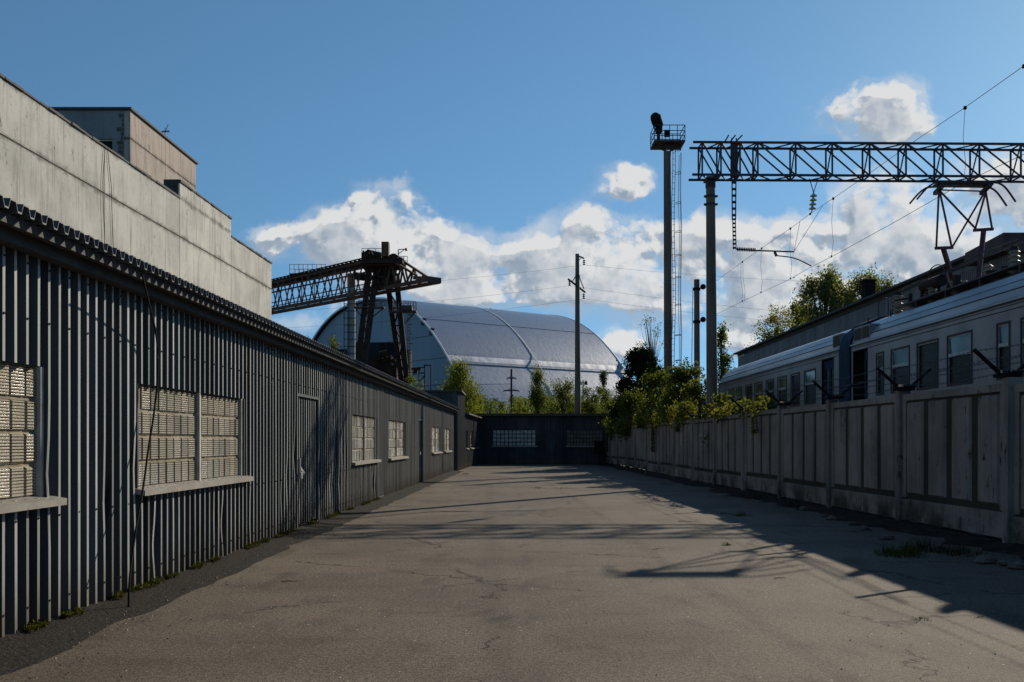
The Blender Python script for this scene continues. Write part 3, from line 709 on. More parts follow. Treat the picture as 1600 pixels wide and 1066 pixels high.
# ================================================================== FENCE
fence = thing('concrete_fence', (fx(30), 30, 0), 'grey precast concrete panel fence with barbed wire brackets along the right of the yard', 'fence')
posts = [18.85 + 4 * k for k in range(-3, 14)]
rr = random.Random(2)
def ff(y, d, z): return (fx(y) - d, y, z)     # d towards the yard
def make_panel(y0, y1):
    """one panel, local to its own centre; slab with four raised fields"""
    mb = MB(); zb, zt = .12, 2.46; H = lambda a, b, c, d, d0, d1, mi=0: mb.hexa([ff(a, d0, c), ff(b, d0, c), ff(b, d1, c), ff(a, d1, c), ff(a, d0, d), ff(b, d0, d), ff(b, d1, d), ff(a, d1, d)], mi)
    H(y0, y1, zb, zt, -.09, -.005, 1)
    zf0, zf1 = .62, 2.31; m_ = .20; gap = .25; n = 4; fw = (y1 - y0 - 2 * m_ - (n - 1) * gap) / n
    H(y0, y1, zb + .01, zf0 - .10, -.02, .030)          # lower band
    H(y0, y1, zf1 + .04, zt + .01, -.02, .030)          # top rail
    H(y0, y0 + m_ - .05, zf0 - .07, zf1 + .05, -.02, .028); H(y1 - m_ + .05, y1, zf0 - .07, zf1 + .05, -.02, .028)
    for i in range(n):
        a = y0 + m_ + i * (fw + gap); b = a + fw; e = .030
        o_ = [ff(a, -.005, zf0), ff(b, -.005, zf0), ff(b, -.005, zf1), ff(a, -.005, zf1)]
        q = [ff(a + e, .034, zf0 + e), ff(b - e, .034, zf0 + e), ff(b - e, .034, zf1 - e), ff(a + e, .034, zf1 - e)]
        mb.add(o_ + q, [(4, 5, 6, 7), (0, 1, 5, 4), (1, 2, 6, 5), (2, 3, 7, 6), (3, 0, 4, 7)])
    return mb
for i in range(len(posts) - 1):
    mb = make_panel(posts[i] + .11, posts[i + 1] - .11)
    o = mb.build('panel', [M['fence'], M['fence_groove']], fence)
    o.location.z += rr.uniform(-.03, .03); o.location.x += rr.uniform(-.012, .012); o.rotation_euler.y = R(rr.uniform(-.25, .25))
for i, y in enumerate(posts):
    mb = MB(); zt = 2.55 + rr.uniform(-.02, .03)
    mb.hexa([ff(y - .10, -.13, -.1), ff(y + .10, -.13, -.1), ff(y + .085, .085, -.1), ff(y - .085, .085, -.1), ff(y - .10, -.13, zt), ff(y + .10, -.13, zt), ff(y + .085, .085, zt), ff(y - .085, .085, zt)])
    mb.build('post', M['fence'], fence)
# Y brackets: arms across the fence
def bracket(y, s1=.52, s2=.52):
    mb = MB(); z0 = 2.56; x0 = fx(y)
    mb.box(x0 - .17, x0 + .17, y - .10, y + .10, z0, z0 + .05)
    for k in range(9):
        a = k * .7; mb.bar((x0 - .16 + .04 * k, y - .08, z0 + .05), (x0 - .12 + .04 * k, y + .08 * math.sin(a), z0 + .10), .035)
    mb.bar((x0 - .10, y, z0 + .05), (x0 - s1, y, z0 + .42), .06, .045); mb.bar((x0 + .10, y, z0 + .05), (x0 + s2, y, z0 + .40), .055, .04)
    mb.build('wire_bracket', M['black'], fence)
brs = [14.95, 18.75, 22.6, 26.6, 30.7, 34.7, 38.8, 42.8, 46.9, 50.8, 54.9, 58.9]
for y in brs: bracket(y, .5, .5)
bracket(10.9)
lines = [(-.50, 2.96), (-.32, 2.83), (.5, 2.94), (.33, 2.82), (0, 2.66)]
for (dx, z) in lines:
    mb = MB(); allb = [10.9] + brs
    for i in range(len(allb) - 1):
        a, b = allb[i], allb[i + 1]; pts = []
        sg = rr.uniform(.02, .09); sw = rr.uniform(-.06, .06)
        for k in range(9):
            t = k / 8; y = a + (b - a) * t; s_ = 4 * t * (1 - t); pts.append((fx(y) + dx + sw * s_, y, z - sg * s_))
        mb.tube(pts, .0045, 4)
        for k in range(int((b - a) / .14)):
            y = a + .07 + k * .14; t = (y - a) / (b - a); s_ = 4 * t * (1 - t); x = fx(y) + dx + sw * s_; zz = z - sg * s_
            mb.bar((x - .022, y, zz - .018), (x + .022, y + .006, zz + .018), .004); mb.bar((x + .018, y + .01, zz - .02), (x - .018, y + .01, zz + .022), .004)
    mb.build('barbed_wire', M['dark_steel'], fence)

# ================================================================== TRAIN
T = 9.6
def tx(y): return T + .0045 * y
def tY(px): return T / ((px - CX) / F - .0045)
def tP(y, d, z): return (tx(y) - d, y, z)      # d towards the fence
def hx(mb, fn, a, b, d0, d1, c, d, mi=0): mb.hexa([fn(a, d0, c), fn(b, d0, c), fn(b, d1, c), fn(a, d1, c), fn(a, d0, d), fn(b, d0, d), fn(b, d1, d), fn(a, d1, d)], mi)
WT, WB = 3.93, 2.85
def train_car(name, y0, y1, wl, dl, label, roofgear=False):
    """wl: windows (ya, yb, type) type t=transom p=plain s=small; dl: doors (ya, yb, open)"""
    car = thing(name, (T + 1.7, (y0 + y1) / 2, 0), label, 'train car', 'carriages of the electric train behind the fence')
    holes = [(a, b, WB, WT) for a, b, _ in wl] + [(a, b, 1.62, 4.13) for a, b, _ in dl]
    mb = MB()
    for (a, b, c, d) in wall_sections(y0, y1, 1.2, 4.30, holes):
        mb.quad(tP(a, 0, c), tP(b, 0, c), tP(b, 0, d), tP(a, 0, d))
    Wd = 3.5
    mb.quad(tP(y0, -Wd, 1.2), tP(y1, -Wd, 1.2), tP(y1, -Wd, 4.3), tP(y0, -Wd, 4.3))
    mb.quad(tP(y0, 0, 1.2), tP(y0, -Wd, 1.2), tP(y0, -Wd, 4.3), tP(y0, 0, 4.3)); mb.quad(tP(y1, 0, 1.2), tP(y1, -Wd, 1.2), tP(y1, -Wd, 4.3), tP(y1, 0, 4.3))
    mb.build('body', M['train'], car)
    # horizontal stiffening ribs above the windows
    mb = MB()
    for (z, h_, d_) in ((4.17, .03, .018), (4.26, .02, .012), (2.62, .03, .016)):
        segs = wall_sections(y0, y1, z, z + h_, [(a - .02, b + .02, z - 1, z + 1) for a, b, _ in dl]) if z < 4 else [(y0, y1, z, z + h_)]
        for (a, b, c, d) in segs:
            if d > c: hx(mb, tP, a, b, .0, d_, c, d)
    mb.build('trim_rib', M['train'], car)
    mb = MB()
    for z in (4.155, 4.245): hx(mb, tP, y0, y1, .001, .006, z, z + .011)
    for y in np.arange(y0 + 1.2, y1, 2.4):
        if not any(a - .05 < y < b + .05 for a, b, *_ in wl + dl): hx(mb, tP, y - .004, y + .004, .001, .003, 1.25, 4.14)
    mb.build('panel_seam', M['gasket'], car)
    # roof
    prof = [(.0, 4.30), (.035, 4.305), (.035, 4.36), (-.03, 4.40), (-.06, 4.55), (-.10, 4.57), (-.20, 4.73), (-.24, 4.74), (-.45, 4.95), (-.85, 5.11), (-1.3, 5.19), (-1.75, 5.21)]
    prof = prof + [(-Wd - p[0], p[1]) for p in reversed(prof[:-1])]
    mb = MB(); n = len(prof); vs = [tP(y0, d, z) for d, z in prof] + [tP(y1, d, z) for d, z in prof]
    mb.add(vs, [(i, i + 1, n + i + 1, n + i) for i in range(n - 1)] + [tuple(range(n)), tuple(range(2 * n - 1, n - 1, -1))])
    mb.build('roof', M['train_roof'], car)
    mb = MB()
    for (d, z) in ((-.065, 4.555), (-.215, 4.735)): hx(mb, tP, y0, y1, d - .01, d + .012, z - .012, z + .012)
    hx(mb, tP, y0, y1, .034, .045, 4.30, 4.325)
    mb.build('roof_seam', M['gasket'], car)
    for (a, b, ty) in wl:
        g_ = MB(); e = .028
        for (p, q, c, d) in ((a - e, a + .02, WB - e, WT + e), (b - .02, b + e, WB - e, WT + e), (a + .02, b - .02, WT - .02, WT + e), (a + .02, b - .02, WB - e, WB + .02)): hx(g_, tP, p, q, -.03, .014, c, d)
        wo = g_.build('window', M['gasket'], car)
        t_ = MB(); e2 = .045
        for (p, q, c, d) in ((a + .02, a + e2, WB + .02, WT - .02), (b - e2, b - .02, WB + .02, WT - .02), (a + e2, b - e2, WT - e2, WT - .02)): hx(t_, tP, p, q, -.03, -.004, c, d)
        if ty != 'p': hx(t_, tP, a + e2, b - e2, -.03, .004, 3.46, 3.54)
        t_.build('frame', M['frame_al'], wo)
        q = MB(); q.quad(tP(a + .02, -.045, WB), tP(b - .02, -.045, WB), tP(b - .02, -.045, 3.5 if ty != 'p' else WT), tP(a + .02, -.045, 3.5 if ty != 'p' else WT)); q.build('pane', M['glass'], wo)
        if ty != 'p':
            q = MB(); q.quad(tP(a + .02, -.038, 3.5), tP(b - .02, -.038, 3.5), tP(b - .02, -.02, WT), tP(a + .02, -.02, WT)); q.build('pane', M['glass_clear'], wo)
    for (a, b, op) in dl:
        r_ = MB(); hx(r_, tP, a, a + .03, -.4, .004, 1.62, 4.13); hx(r_, tP, b - .03, b, -.4, .004, 1.62, 4.13); hx(r_, tP, a, b, -.4, .004, 4.13, 4.16); hx(r_, tP, a, b, -1.2, -1.15, 1.62, 4.13)
        hx(r_, tP, a, b, -1.2, -.0, 1.56, 1.615)
        do = r_.build('door', M['black'], car)
        mid_ = (a + b) / 2
        lv = [(a + .03, mid_ - .01), (mid_ + .01, b - .03)] if not op else [(a + .03, a + .42)]
        for (p, q) in lv:
            l_ = MB(); hx(l_, tP, p, q, -.10, -.06, 1.64, 3.05); hx(l_, tP, p, p + .09, -.10, -.06, 3.05, 3.85); hx(l_, tP, q - .09, q, -.10, -.06, 3.05, 3.85); hx(l_, tP, p, q, -.10, -.06, 3.85, 4.11)
            lo = l_.build('door_leaf', M['blue_door'], do)
            q_ = MB(); q_.quad(tP(p + .09, -.085, 3.05), tP(q - .09, -.085, 3.05), tP(q - .09, -.085, 3.85), tP(p + .09, -.085, 3.85)); q_.build('door_pane', M['glass'], lo)
    # louvred vents near the gangway end
    vents = [(y1 - 1.35, y1 - .85), (y1 - .7, y1 - .2)] if roofgear else [(y0 + .15, y0 + .75)]
    for (a, b) in vents:
        v_ = MB(); hx(v_, tP, a - .04, b + .04, -.45, -.03, 4.42, 4.82)
        vo_ = v_.build('vent', M['train'], car)
        s_ = MB()
        hx(s_, tP, a, b, -.03, -.024, 4.46, 4.78)
        for k in range(5): hx(s_, tP, a, b, -.024, -.012, 4.48 + k * .06, 4.505 + k * .06)
        s_.build('louvre', M['gasket'], vo_)
    # underframe & bogies
    u_ = MB(); hx(u_, tP, y0 + .3, y1 - .3, -3.3, -.2, .95, 1.2); u_.build('underframe', M['black'], car)
    for yc in (y0 + 3, y1 - 3):
        b_ = MB(); hx(b_, tP, yc - 1.4, yc + 1.4, -.75, -.55, .95, 1.2); hx(b_, tP, yc - 1.4, yc + 1.4, -2.95, -2.75, .95, 1.15)
        for yo in (-1, 1):
            for xo in (-.9, -2.6): p = tP(yc + yo, xo, 1.05); b_.cyl((p[0] - .07, p[1], p[2] + .0), (p[0] + .07, p[1], p[2]), .45, .45, 18)
        b_.build('bogie', M['black'], car)
    return car
P2 = lambda l, t: (tY(l[1]), tY(l[0]), t)
near_w = [P2((1369.6, 1380.6), 's'), P2((1392.7, 1420.8), 't'), P2((1433.4, 1465.5), 'p'), P2((1480.7, 1518.5), 't'), P2((1558.2, 1577.6), 's')]
near_w.append((17.7, 18.93, 't'))
yq = 17.2
while yq > 12.5: near_w.append((yq - 1.2, yq, 't' if int(yq) % 2 else 'p')); yq -= 1.68
near_w = [w_ for w_ in near_w]
yg0 = tY(1330); yg1 = tY(1313)
ncar = train_car('train_car', yg0 - 18.0, yg0, near_w, [(tY(1356), tY(1333), True)], 'near silver grey train car with open door, carrying the pantograph on its roof', True)
far_w = [P2(q, t) for q, t in (((1257, 1274), 't'), ((1236, 1249.5), 'p'), ((1215.5, 1229), 't'), ((1197, 1209), 't'), ((1179.5, 1191), 't'), ((1165, 1175), 'p'), ((1150.5, 1159), 't'), ((1139, 1147), 't'))]
fcar = train_car('train_car', yg1, yg1 + 17.6, far_w, [(tY(1303), tY(1284), False)], 'far silver grey train car with closed blue doors, no gear on its roof')
# gangway hood (blue) and bellows
mb = MB(); pr = [(.05, 1.3), (.05, 4.30), (-.0, 4.55), (-.16, 4.78), (-.42, 5.02), (-.85, 5.18), (-1.75, 5.27)]
pr = pr + [(-3.5 - p[0], p[1]) for p in reversed(pr[:-1])]; n = len(pr)
a, b = yg0 + .02, yg1 - .02
vs = [tP(a, d, z) for d, z in pr] + [tP(b, d, z) for d, z in pr]
mb.add(vs, [(i, i + 1, n + i + 1, n + i) for i in range(n - 1)] + [tuple(range(n)), tuple(range(2 * n - 1, n - 1, -1))])
mb.build('gangway_hood', M['blue_door'], ncar)
# roof gear on the near car
xc = T + 1.55
def insul(mb, x, y, z, h=.42, r=.12, n=5):
    pr_ = [(.05, 0)]
    for k in range(n):
        zz = h * (k + .15) / n; pr_ += [(r * .55, zz), (r, zz + h / n * .35), (r * .55, zz + h / n * .7)]
    pr_.append((.05, h)); mb.lathe((x, y, z), pr_)
def roofX(px, Y): return X(px, Y)
# side catwalk
mb = MB()
hx(mb, tP, 14, yg0 - 1.6, -.95, -.62, 5.20, 5.235)
for y in np.arange(15, 29.5, 1.75): mb.bar(tP(y, -.64, 4.98), tP(y, -.64, 5.20), .035)
mb.build('catwalk', M['dark_steel'], ncar)
rr = random.Random(12)
for (y, d, h, r) in ((27.4, -.9, .52, .15), (26.4, -1.3, .42, .12), (25.3, -.95, .40, .14), (23.8, -.9, .34, .14), (20.9, -.85, .50, .13), (22.0, -1.9, .45, .13), (18.4, -.9, .5, .13)):
    mb = MB(); insul(mb, tx(y) - d, y, 5.12 if d > -1.2 else 5.19, h, r); o = mb.build('roof_insulator', M['ins'], ncar, True)
    mb = MB(); mb.cyl((tx(y) - d, y, 5.12 + h), (tx(y) - d, y, 5.2 + h), r * .7, r * .5, 10); mb.build('cap', M['rust_dark'], o)
for (y, d, h, r) in ((26.9, -1.7, .46, .12), (25.9, -1.9, .40, .11), (24.9, -1.6, .38, .10), (23.0, -1.3, .44, .12)):
    mb = MB(); insul(mb, tx(y) - d, y, 5.25, h, r, 4); mb.build('roof_insulator', M['ins'], ncar, True)
mb = MB(); mb.cyl((tx(25.2) + 1.0, 24.8, 5.62), (tx(25.2) + 1.0, 25.9, 5.62), .15, .15, 14); mb.bar((tx(25.2) + 1.0, 25.0, 5.25), (tx(25.2) + 1.0, 25.0, 5.6), .06); mb.bar((tx(25.2) + 1.0, 25.7, 5.25), (tx(25.2) + 1.0, 25.7, 5.6), .06); mb.build('air_tank', M['rust_dark'], ncar, True)
mb = MB(); mb.tube(smoothpath([(tx(28) + 1.2, 28.6, 5.2), (tx(28) + 1.15, 28.2, 5.75), (tx(27) + 1.1, 26.8, 5.86), (tx(25) + 1.1, 24.9, 5.80), (tx(23) + 1.0, 22.6, 5.9), (tx(21) + .9, 20.9, 5.86)]), .02); mb.build('roof_pipe', M['dark_steel'], ncar, True)
mb = MB()   # dark busbars, breakers and pipes
for k in range(30):
    y = 19.2 + rr.random() * 7.8; d = -rr.uniform(.8, 2.4); L_ = rr.uniform(.15, .7)
    mb.bar((tx(y) - d, y, 5.24), (tx(y) - d, y, 5.24 + rr.uniform(.1, .32)), rr.uniform(.04, .16))
    if k % 2: mb.bar((tx(y) - d, y, 5.36 + rr.random() * .12), (tx(y) - d + rr.uniform(-.3, .3), y + L_, 5.36 + rr.random() * .12), rr.uniform(.02, .06))
hx(mb, tP, 20.5, 26.8, -1.2, -.95, 5.2, 5.33)
mb.build('roof_equipment', M['rust_dark'], ncar)
mb = MB()
mb.tube(smoothpath([(tx(27.5) + 1.0, 27.5, 5.65), (tx(26) + 1.0, 26, 5.72), (tx(22) + 1.0, 22, 5.78), (tx(19) + .8, 19, 5.74)]), .018)
mb.tube(smoothpath([(tx(25.6) + .9, 25.6, 5.4), (tx(25.3) + .9, 25.3, 5.95), (tx(24.6) + .9, 24.6, 5.95), (tx(24.2) + .9, 24.2, 5.45)]), .014)
mb.tube(smoothpath([(tx(28.3) + .7, 28.3, 5.05), (tx(28.3) + .7, 28.3, 5.5), (tx(27.9) + .7, 27.9, 5.62), (tx(27.6) + .7, 27.6, 5.5), (tx(27.6) + .7, 27.6, 5.05)]), .016)
mb.build('roof_pipe', M['dark_steel'], ncar, True)
# pantograph: base, two lower arms, two upper diamonds, head with drooping horns
PY = 24.7
def PP(px, y, Y=PY): return (X(px, Y), Y, Z(y, Y))
pa = MB(); Ya, Yb = PY - .15, PY + .15
b1 = PP(1497, 452, PY + .35); b2 = PP(1527, 450, PY - .7)
pa.bar((b1[0], b1[1], 5.25), PP(1474, 389, PY), .10, .08); pa.bar((b2[0], b2[1], 5.25), PP(1537, 360, PY), .11, .09)
pao = pa.build('pantograph', M['panto'], ncar)
pa = MB()
pa.bar(PP(1461, 388), PP(1489, 387), .07); pa.bar(PP(1521, 360), PP(1552, 358), .07)
for (p, q) in (((1463, 386), (1467, 298)), ((1487, 386), (1468, 298)), ((1488, 386), (1540, 298)), ((1525, 358), (1468, 298)), ((1524, 357), (1541, 298)), ((1550, 357), (1540, 298))):
    pa.bar(PP(*p), PP(*q), .038)
pa.build('arm', M['panto'], pao)
pa = MB()
for yo in (-.22, .22):
    Yh = PY + yo
    pts = [(X(px, PY), Yh, Z(y, PY)) for px, y in ((1427, 315), (1440, 300), (1450, 292), (1460, 289), (1505, 288), (1545, 289), (1556, 291), (1566, 299), (1580, 319))]
    pa.tube(smoothpath(pts, 3), .024, 6)
pa.bar((X(1461, PY), PY, Z(289, PY)), (X(1548, PY), PY, Z(290, PY)), .30, .05)
pa.bar((X(1468, PY), PY, Z(297, PY)), (X(1538, PY), PY, Z(299, PY)), .03)
for px in (1467, 1540): pa.bar((X(px, PY), PY - .24, Z(293, PY)), (X(px, PY), PY + .24, Z(299, PY)), .09)
pa.build('head', M['dark_steel'], pao, True)

# track bed
mb = MB()
mb.hexa([(T - 1.1, 4, -.01), (T + 5.2, 4, -.01), (T + 5.4, 60, -.01), (T - .8, 60, -.01), (T - .1, 4, .40), (T + 3.7, 4, .40), (T + 3.95, 60, .40), (T + .2, 60, .40)])
tag(mb.build('track_bed', M['gravel']), kind='structure')
for d in (-1.0, -2.52):
    mb = MB(); hx(mb, tP, 5, 58, d - .035, d + .035, .40, .58); tag(mb.build('rail', M['rust']), ('left' if d > -2 else 'right') + ' steel rail of the track under the train', 'rail')

# ================================================================== SHED BEYOND THE TRAIN
ds = thing('depot_shed', (22, 60, 0), 'long grey sheet metal depot shed rising behind the train on the right', 'building')
def dsx(y): return 18 + .014 * y
def dP(y, d, z): return (dsx(y) - d, y, z)
mb = MB(); y = 37.0; k = 0
while y < 84.4:
    y2 = min(y + 1.0, 84.5); hx(mb, dP, y, y2 - .03, -.05, .0 + (k % 3) * .006, 0, 8.75); y = y2; k += 1
mb.build('wall', M['shed_grey'], ds)
mb = MB(); hx(mb, dP, 37, 84.5, -12, -.06, 0, 8.7); mb.build('main_block', M['shed_grey'], ds)
mb = MB(); hx(mb, dP, 36.9, 84.9, -12.3, .35, 8.99, 9.10); hx(mb, dP, 37, 84.6, -.02, .02, 8.77, 8.985); mb.build('roof', M['tar'], ds)
mb = MB()
mb.hexa([dP(36.6, -9, 8.6), dP(36.6, .5, 8.6), dP(39.8, .5, 8.6), dP(39.8, -9, 8.6), dP(36.6, -9, 9.3), dP(36.6, .45, 9.28), dP(39.8, .45, 9.13), dP(39.8, -9, 9.2)])
mb.build('gable_fascia', M['brown_fascia'], ds)
mb = MB(); corr(mb, lambda y, d, z: (dsx(y) - .03 - d, y, z), 37, 42, 6.5, 8.58, depth=.04); mb.build('corrugated_panel', [M['shed_grey'], M['shed_grey']], ds)
cxp, cy_ = X(1357, 58), 58
mb = MB(); mb.box(cxp - .3, cxp + .3, cy_ - .3, cy_ + .3, 9.0, 10.9); mb.box(cxp - .36, cxp + .36, cy_ - .36, cy_ + .36, 10.9, 11.0); mb.build('chimney', M['black'], ds)
# small dark ball beacon
mb = MB(); bxp = X(1377, 30)

# ================================================================== CATENARY GANTRY
gy = 36.9; gx = X(1113.5, gy)
gan = thing('catenary_gantry', (gx, gy, 0), 'dark lattice catenary gantry spanning the tracks on a thick concrete pole', 'gantry')
mb = MB(); mb.cyl((gx, gy, -.1), (gx - .08, gy, 11.25), .225, .165, 20)
mb.build('pole', M['pole'], gan, True)
mb = MB(); mb.cyl((gx + 16.3, gy, -.1), (gx + 16.3, gy, 11.15), .225, .165, 20); mb.build('pole', M['pole'], gan, True)
for z in (10.35, 10.65):
    mb = MB(); mb.cyl((gx - .08, gy, z), (gx - .08, gy, z + .07), .20, .20, 16); mb.box(gx - .32, gx + .18, gy - .05, gy + .05, z, z + .07); mb.build('clamp', M['dark_steel'], gan)
mb = MB()
for z in (11.0,): mb.cyl((gx - .08, gy, z), (gx - .08, gy, 11.30), .19, .19, 16); mb.box(gx - .28, gx + .15, gy - .36, gy + .36, 11.26, 11.34)
mb.build('pole_cap', M['dark_steel'], gan)
Yn, Yf = 36.5, 37.25; zb, zt = 11.38, 12.57
xs = [X(p, 36.9) for p in (1094, 1123, 1152.5, 1180, 1238.6, 1295, 1352.8, 1409, 1466, 1522.5, 1586.5)]
while xs[-1] < gx + 17: xs.append(xs[-1] + 1.35)
x0 = X(1083, 36.5); x1 = xs[-1] + .2; tilt = lambda x: -.006 * (x - gx)
mb = MB()
for Yc in (Yn, Yf):
    for z in (zb, zt): mb.bar((x0 if z == zt else x0 - .03, Yc, z + tilt(x0)), (x1, Yc, z + tilt(x1)), .075, .075)
mb.build('chord', M['dark_steel'], gan)
mb = MB()
for i, x in enumerate(xs):
    t_ = tilt(x)
    for Yc in (Yn, Yf): mb.bar((x, Yc, zb + t_), (x, Yc, zt + t_), .055)
    for z in (zb, zt): mb.bar((x, Yn, z + t_), (x, Yf, z + t_), .045)
    if i < len(xs) - 1:
        x2 = xs[i + 1]; t2 = tilt(x2)
        for Yc in (Yn, Yf): mb.bar((x, Yc, zt + t_), (x2, Yc, zb + t2), .048)
        for z in (zb, zt):
            xm = (x + x2) / 2; mb.bar((x, Yn, z + t_), (xm, Yf, z + (t_ + t2) / 2), .04); mb.bar((xm, Yf, z + (t_ + t2) / 2), (x2, Yn, z + t2), .04)
        mb.bar((x, Yn, zt + t_), (x, Yf, zb + t_), .04)
mb.build('lacing', M['dark_steel'], gan)
# drop bracket
hxp = X(1144, gy)
mb = MB()
for dx in (-.085, .085): mb.bar((hxp + dx, gy - .3, 12.75), (hxp + dx * .7, gy - .3, 9.75), .035, .05)
z = 12.6
while z > 9.8: mb.box(hxp - .08, hxp + .08, gy - .32, gy - .29, z - .09, z); z -= .24
for k in range(3): mb.bar((hxp - .35 + .2 * k, gy - .33, 12.6), (hxp - .2 + .25 * k, gy - .33, 12.85), .05)
mb.box(hxp - .13, hxp + .13, gy - .36, gy - .28, 11.3, 12.6)
mb.build('drop_bracket', M['dark_steel'], gan)
mb = MB(); zA = Z(392, gy); zz = 9.8
for dx in (-.05, .05): mb.bar((hxp + dx, gy - .3, 9.8), (hxp + dx + .03, gy - .3, zA), .025, .04)
while zz > zA: mb.box(hxp - .05, hxp + .07, gy - .32, gy - .29, zz - .07, zz); zz -= .15
mb.build('drop_bracket', M['dark_steel'], gan)
mb = MB(); a = (X(1147, gy), gy - .3, zA); b = (X(1237, gy), gy - .3, Z(396, gy))
mb.cyl((X(1178, gy), gy - .3, Z(394, gy)), b, .028, .028, 8)
mb.bar((X(1207, gy), gy - .3, Z(396, gy)), (X(1210, gy), gy - .3, Z(403, gy)), .08)
mb.tube(smoothpath([(X(1210, gy), gy - .3, Z(402, gy)), (X(1238, gy), gy - .3, Z(406, gy)), (X(1264, gy), gy - .3, Z(418, gy))]), .022)
for k in range(11):
    x = X(1149 + k * 2.7, gy); mb.cyl((x, gy - .3, zA - .003 * k), (x + .022, gy - .3, zA - .003 * k), .075, .075, 10)
mb.cyl(a, (X(1180, gy), gy - .3, Z(394, gy)), .025, .025, 8)
mb.build('cantilever_arm', M['dark_steel'], gan)
# suspension insulator
sxp = X(1270, gy); mb = MB()
for p in (1263.5, 1277): mb.bar((X(p, gy), gy - .1, 11.32), (sxp, gy - .1, Z(302, gy)), .025)
mb.cyl((sxp, gy - .1, Z(300, gy)), (X(1267, gy), gy - .1, Z(334, gy)), .02, .02, 6)
so_ = mb.build('suspension_insulator', M['dark_steel'], gan)
for k in range(4):
    z = Z(306 + k * 6.6, gy); mb = MB(); mb.lathe((sxp - .015 * k, gy - .1, z - .07), [(.03, 0), (.13, .02), (.125, .05), (.05, .10), (.04, .14)]); mb.build('disc', M['ins_glass'], so_, True)

# wires of the overhead line
ms_pts = [(12.25, 12.0, None, -1)]
def wire(name, label, pts, r, cat='wire', mat='black', group=None):
    mb = MB(); mb.tube(pts, r, 5); return tag(mb.build(name, M[mat]), label, cat, group)
Yq = [12, 16, 20, 22.5, 25, 28, 31, 34, 36.6, 42, 48, 54, 60, 62]
def lerp_tab(tab, x):
    for i in range(len(tab) - 1):
        if tab[i][0] <= x <= tab[i + 1][0]:
            t = (x - tab[i][0]) / (tab[i + 1][0] - tab[i][0]); return tab[i][1] + (tab[i + 1][1] - tab[i][1]) * t
    return tab[-1][1] if x > tab[-1][0] else tab[0][1]
# pixel track of the two wires turned into 3D along the track direction
def wire3(tab, xa, xb):
    out = []
    for px, y in tab:
        # X varies linearly from xa (near, Y=20) to xb (far, Y=60)
        k = (px - CX) / F; s_ = (xb - xa) / 40.; Yc = (xa - 20 * s_) / (k - s_); out.append((k * Yc, Yc, Z(y, Yc)))
    return out
mtab = [(1760, -20), (1680, 40), (1600, 103), (1508, 168), (1430, 220), (1350, 277), (1302, 310), (1266, 334), (1235, 357), (1190, 388), (1160, 409), (1122, 437), (1114, 443)]
ctab = [(1760, 158), (1680, 199), (1600, 241), (1503, 287), (1400, 346), (1300, 401), (1264, 419), (1235, 436), (1190, 457), (1160, 471), (1122, 490), (1114, 494)]
mw = wire3(mtab, 11.35, 10.9); cw = wire3(ctab, 11.35, 10.9)
cat_ = thing('overhead_line', (11.2, 30, 8), 'messenger wire and contact wire of the overhead line running above the train', 'overhead line')
mb = MB(); mb.tube(mw, .0075, 5); mb.build('messenger_wire', M['black'], cat_)
mb = MB(); mb.tube(cw, .0075, 5); mb.build('contact_wire', M['black'], cat_)
mb = MB()
def on3(tab, px, xa=11.35, xb=10.9):
    tt = sorted(tab); y = lerp_tab(tt, px); return wire3([(px, y)], xa, xb)[0]
for (p, q) in ((1508, 1505), (1302, 1299), (1235.5, 1235), (1190, 1189), (1158, 1159), (1161, 1163)):
    a_ = Vector(on3(mtab, p)); b_ = Vector(on3(ctab, q)); m1 = a_.lerp(b_, .4) + Vector((-.03, 0, 0)); m2 = a_.lerp(b_, .75) + Vector((.05, 0, 0))
    mb.tube([a_, m1, m2, b_], .006, 4)
aE = Vector((X(1237, gy), gy - .3, Z(396, gy)))
for p in (1286, 1250): mb.tube([Vector(on3(mtab, p)), aE], .008, 4)
for p in (1600, 1508, 1302, 1266, 1235, 1190, 1160): v = Vector(on3(mtab, p)); mb.box(v.x - .03, v.x + .03, v.y - .03, v.y + .03, v.z - .05, v.z + .03)
for p in (1299, 1235, 1189, 1160): v = Vector(on3(ctab, p)); mb.box(v.x - .02, v.x + .02, v.y - .02, v.y + .02, v.z - .02, v.z + .05)
mb.build('dropper', M['black'], cat_)
ey = mw[-1][1]; ex = mw[-1][0]
mb = MB(); mb.cyl((ex, ey, -.1), (ex, ey, mw[-1][2] + .15), .17, .12, 12)
tag(mb.build('anchor_pole', M['pole'], None, True), 'slim anchor pole hidden behind the thick gantry pole, where the overhead wires end', 'pole')

# ================================================================== FLOODLIGHT MAST
my = 55.0; mx_ = X(1044, my)
ml = thing('floodlight_mast', (mx_, my, 0), 'tall concrete mast with caged ladder, top platform and one floodlight', 'mast')
mb = MB(); mb.cyl((mx_ + .02, my, -.1), (mx_ - .05, my, 17.6), .245, .20, 18); mb.build('pole', M['pole'], ml, True)
pz = Z(228, my)
mb = MB(); hx_ = .86
mb.box(X(1019, my), X(1067, my), my - .8, my + .8, pz, pz + .09)
mb.bar((mx_, my, pz - .35), (X(1022, my), my, pz), .08); mb.bar((mx_, my, pz - .35), (X(1064, my), my, pz), .08); mb.box(mx_ - .3, mx_ + .35, my - .3, my + .3, pz - .12, pz)
mb.build('platform', M['mast_steel'], ml)
mb = MB(); xa, xb = X(1019.5, my), X(1066.5, my)
for z in (.33, .6, .9):
    for yo in (-.78, .78): mb.bar((xa, my + yo, pz + z), (xb, my + yo, pz + z), .035)
    for x in (xa, xb): mb.bar((x, my - .78, pz + z), (x, my + .78, pz + z), .035)
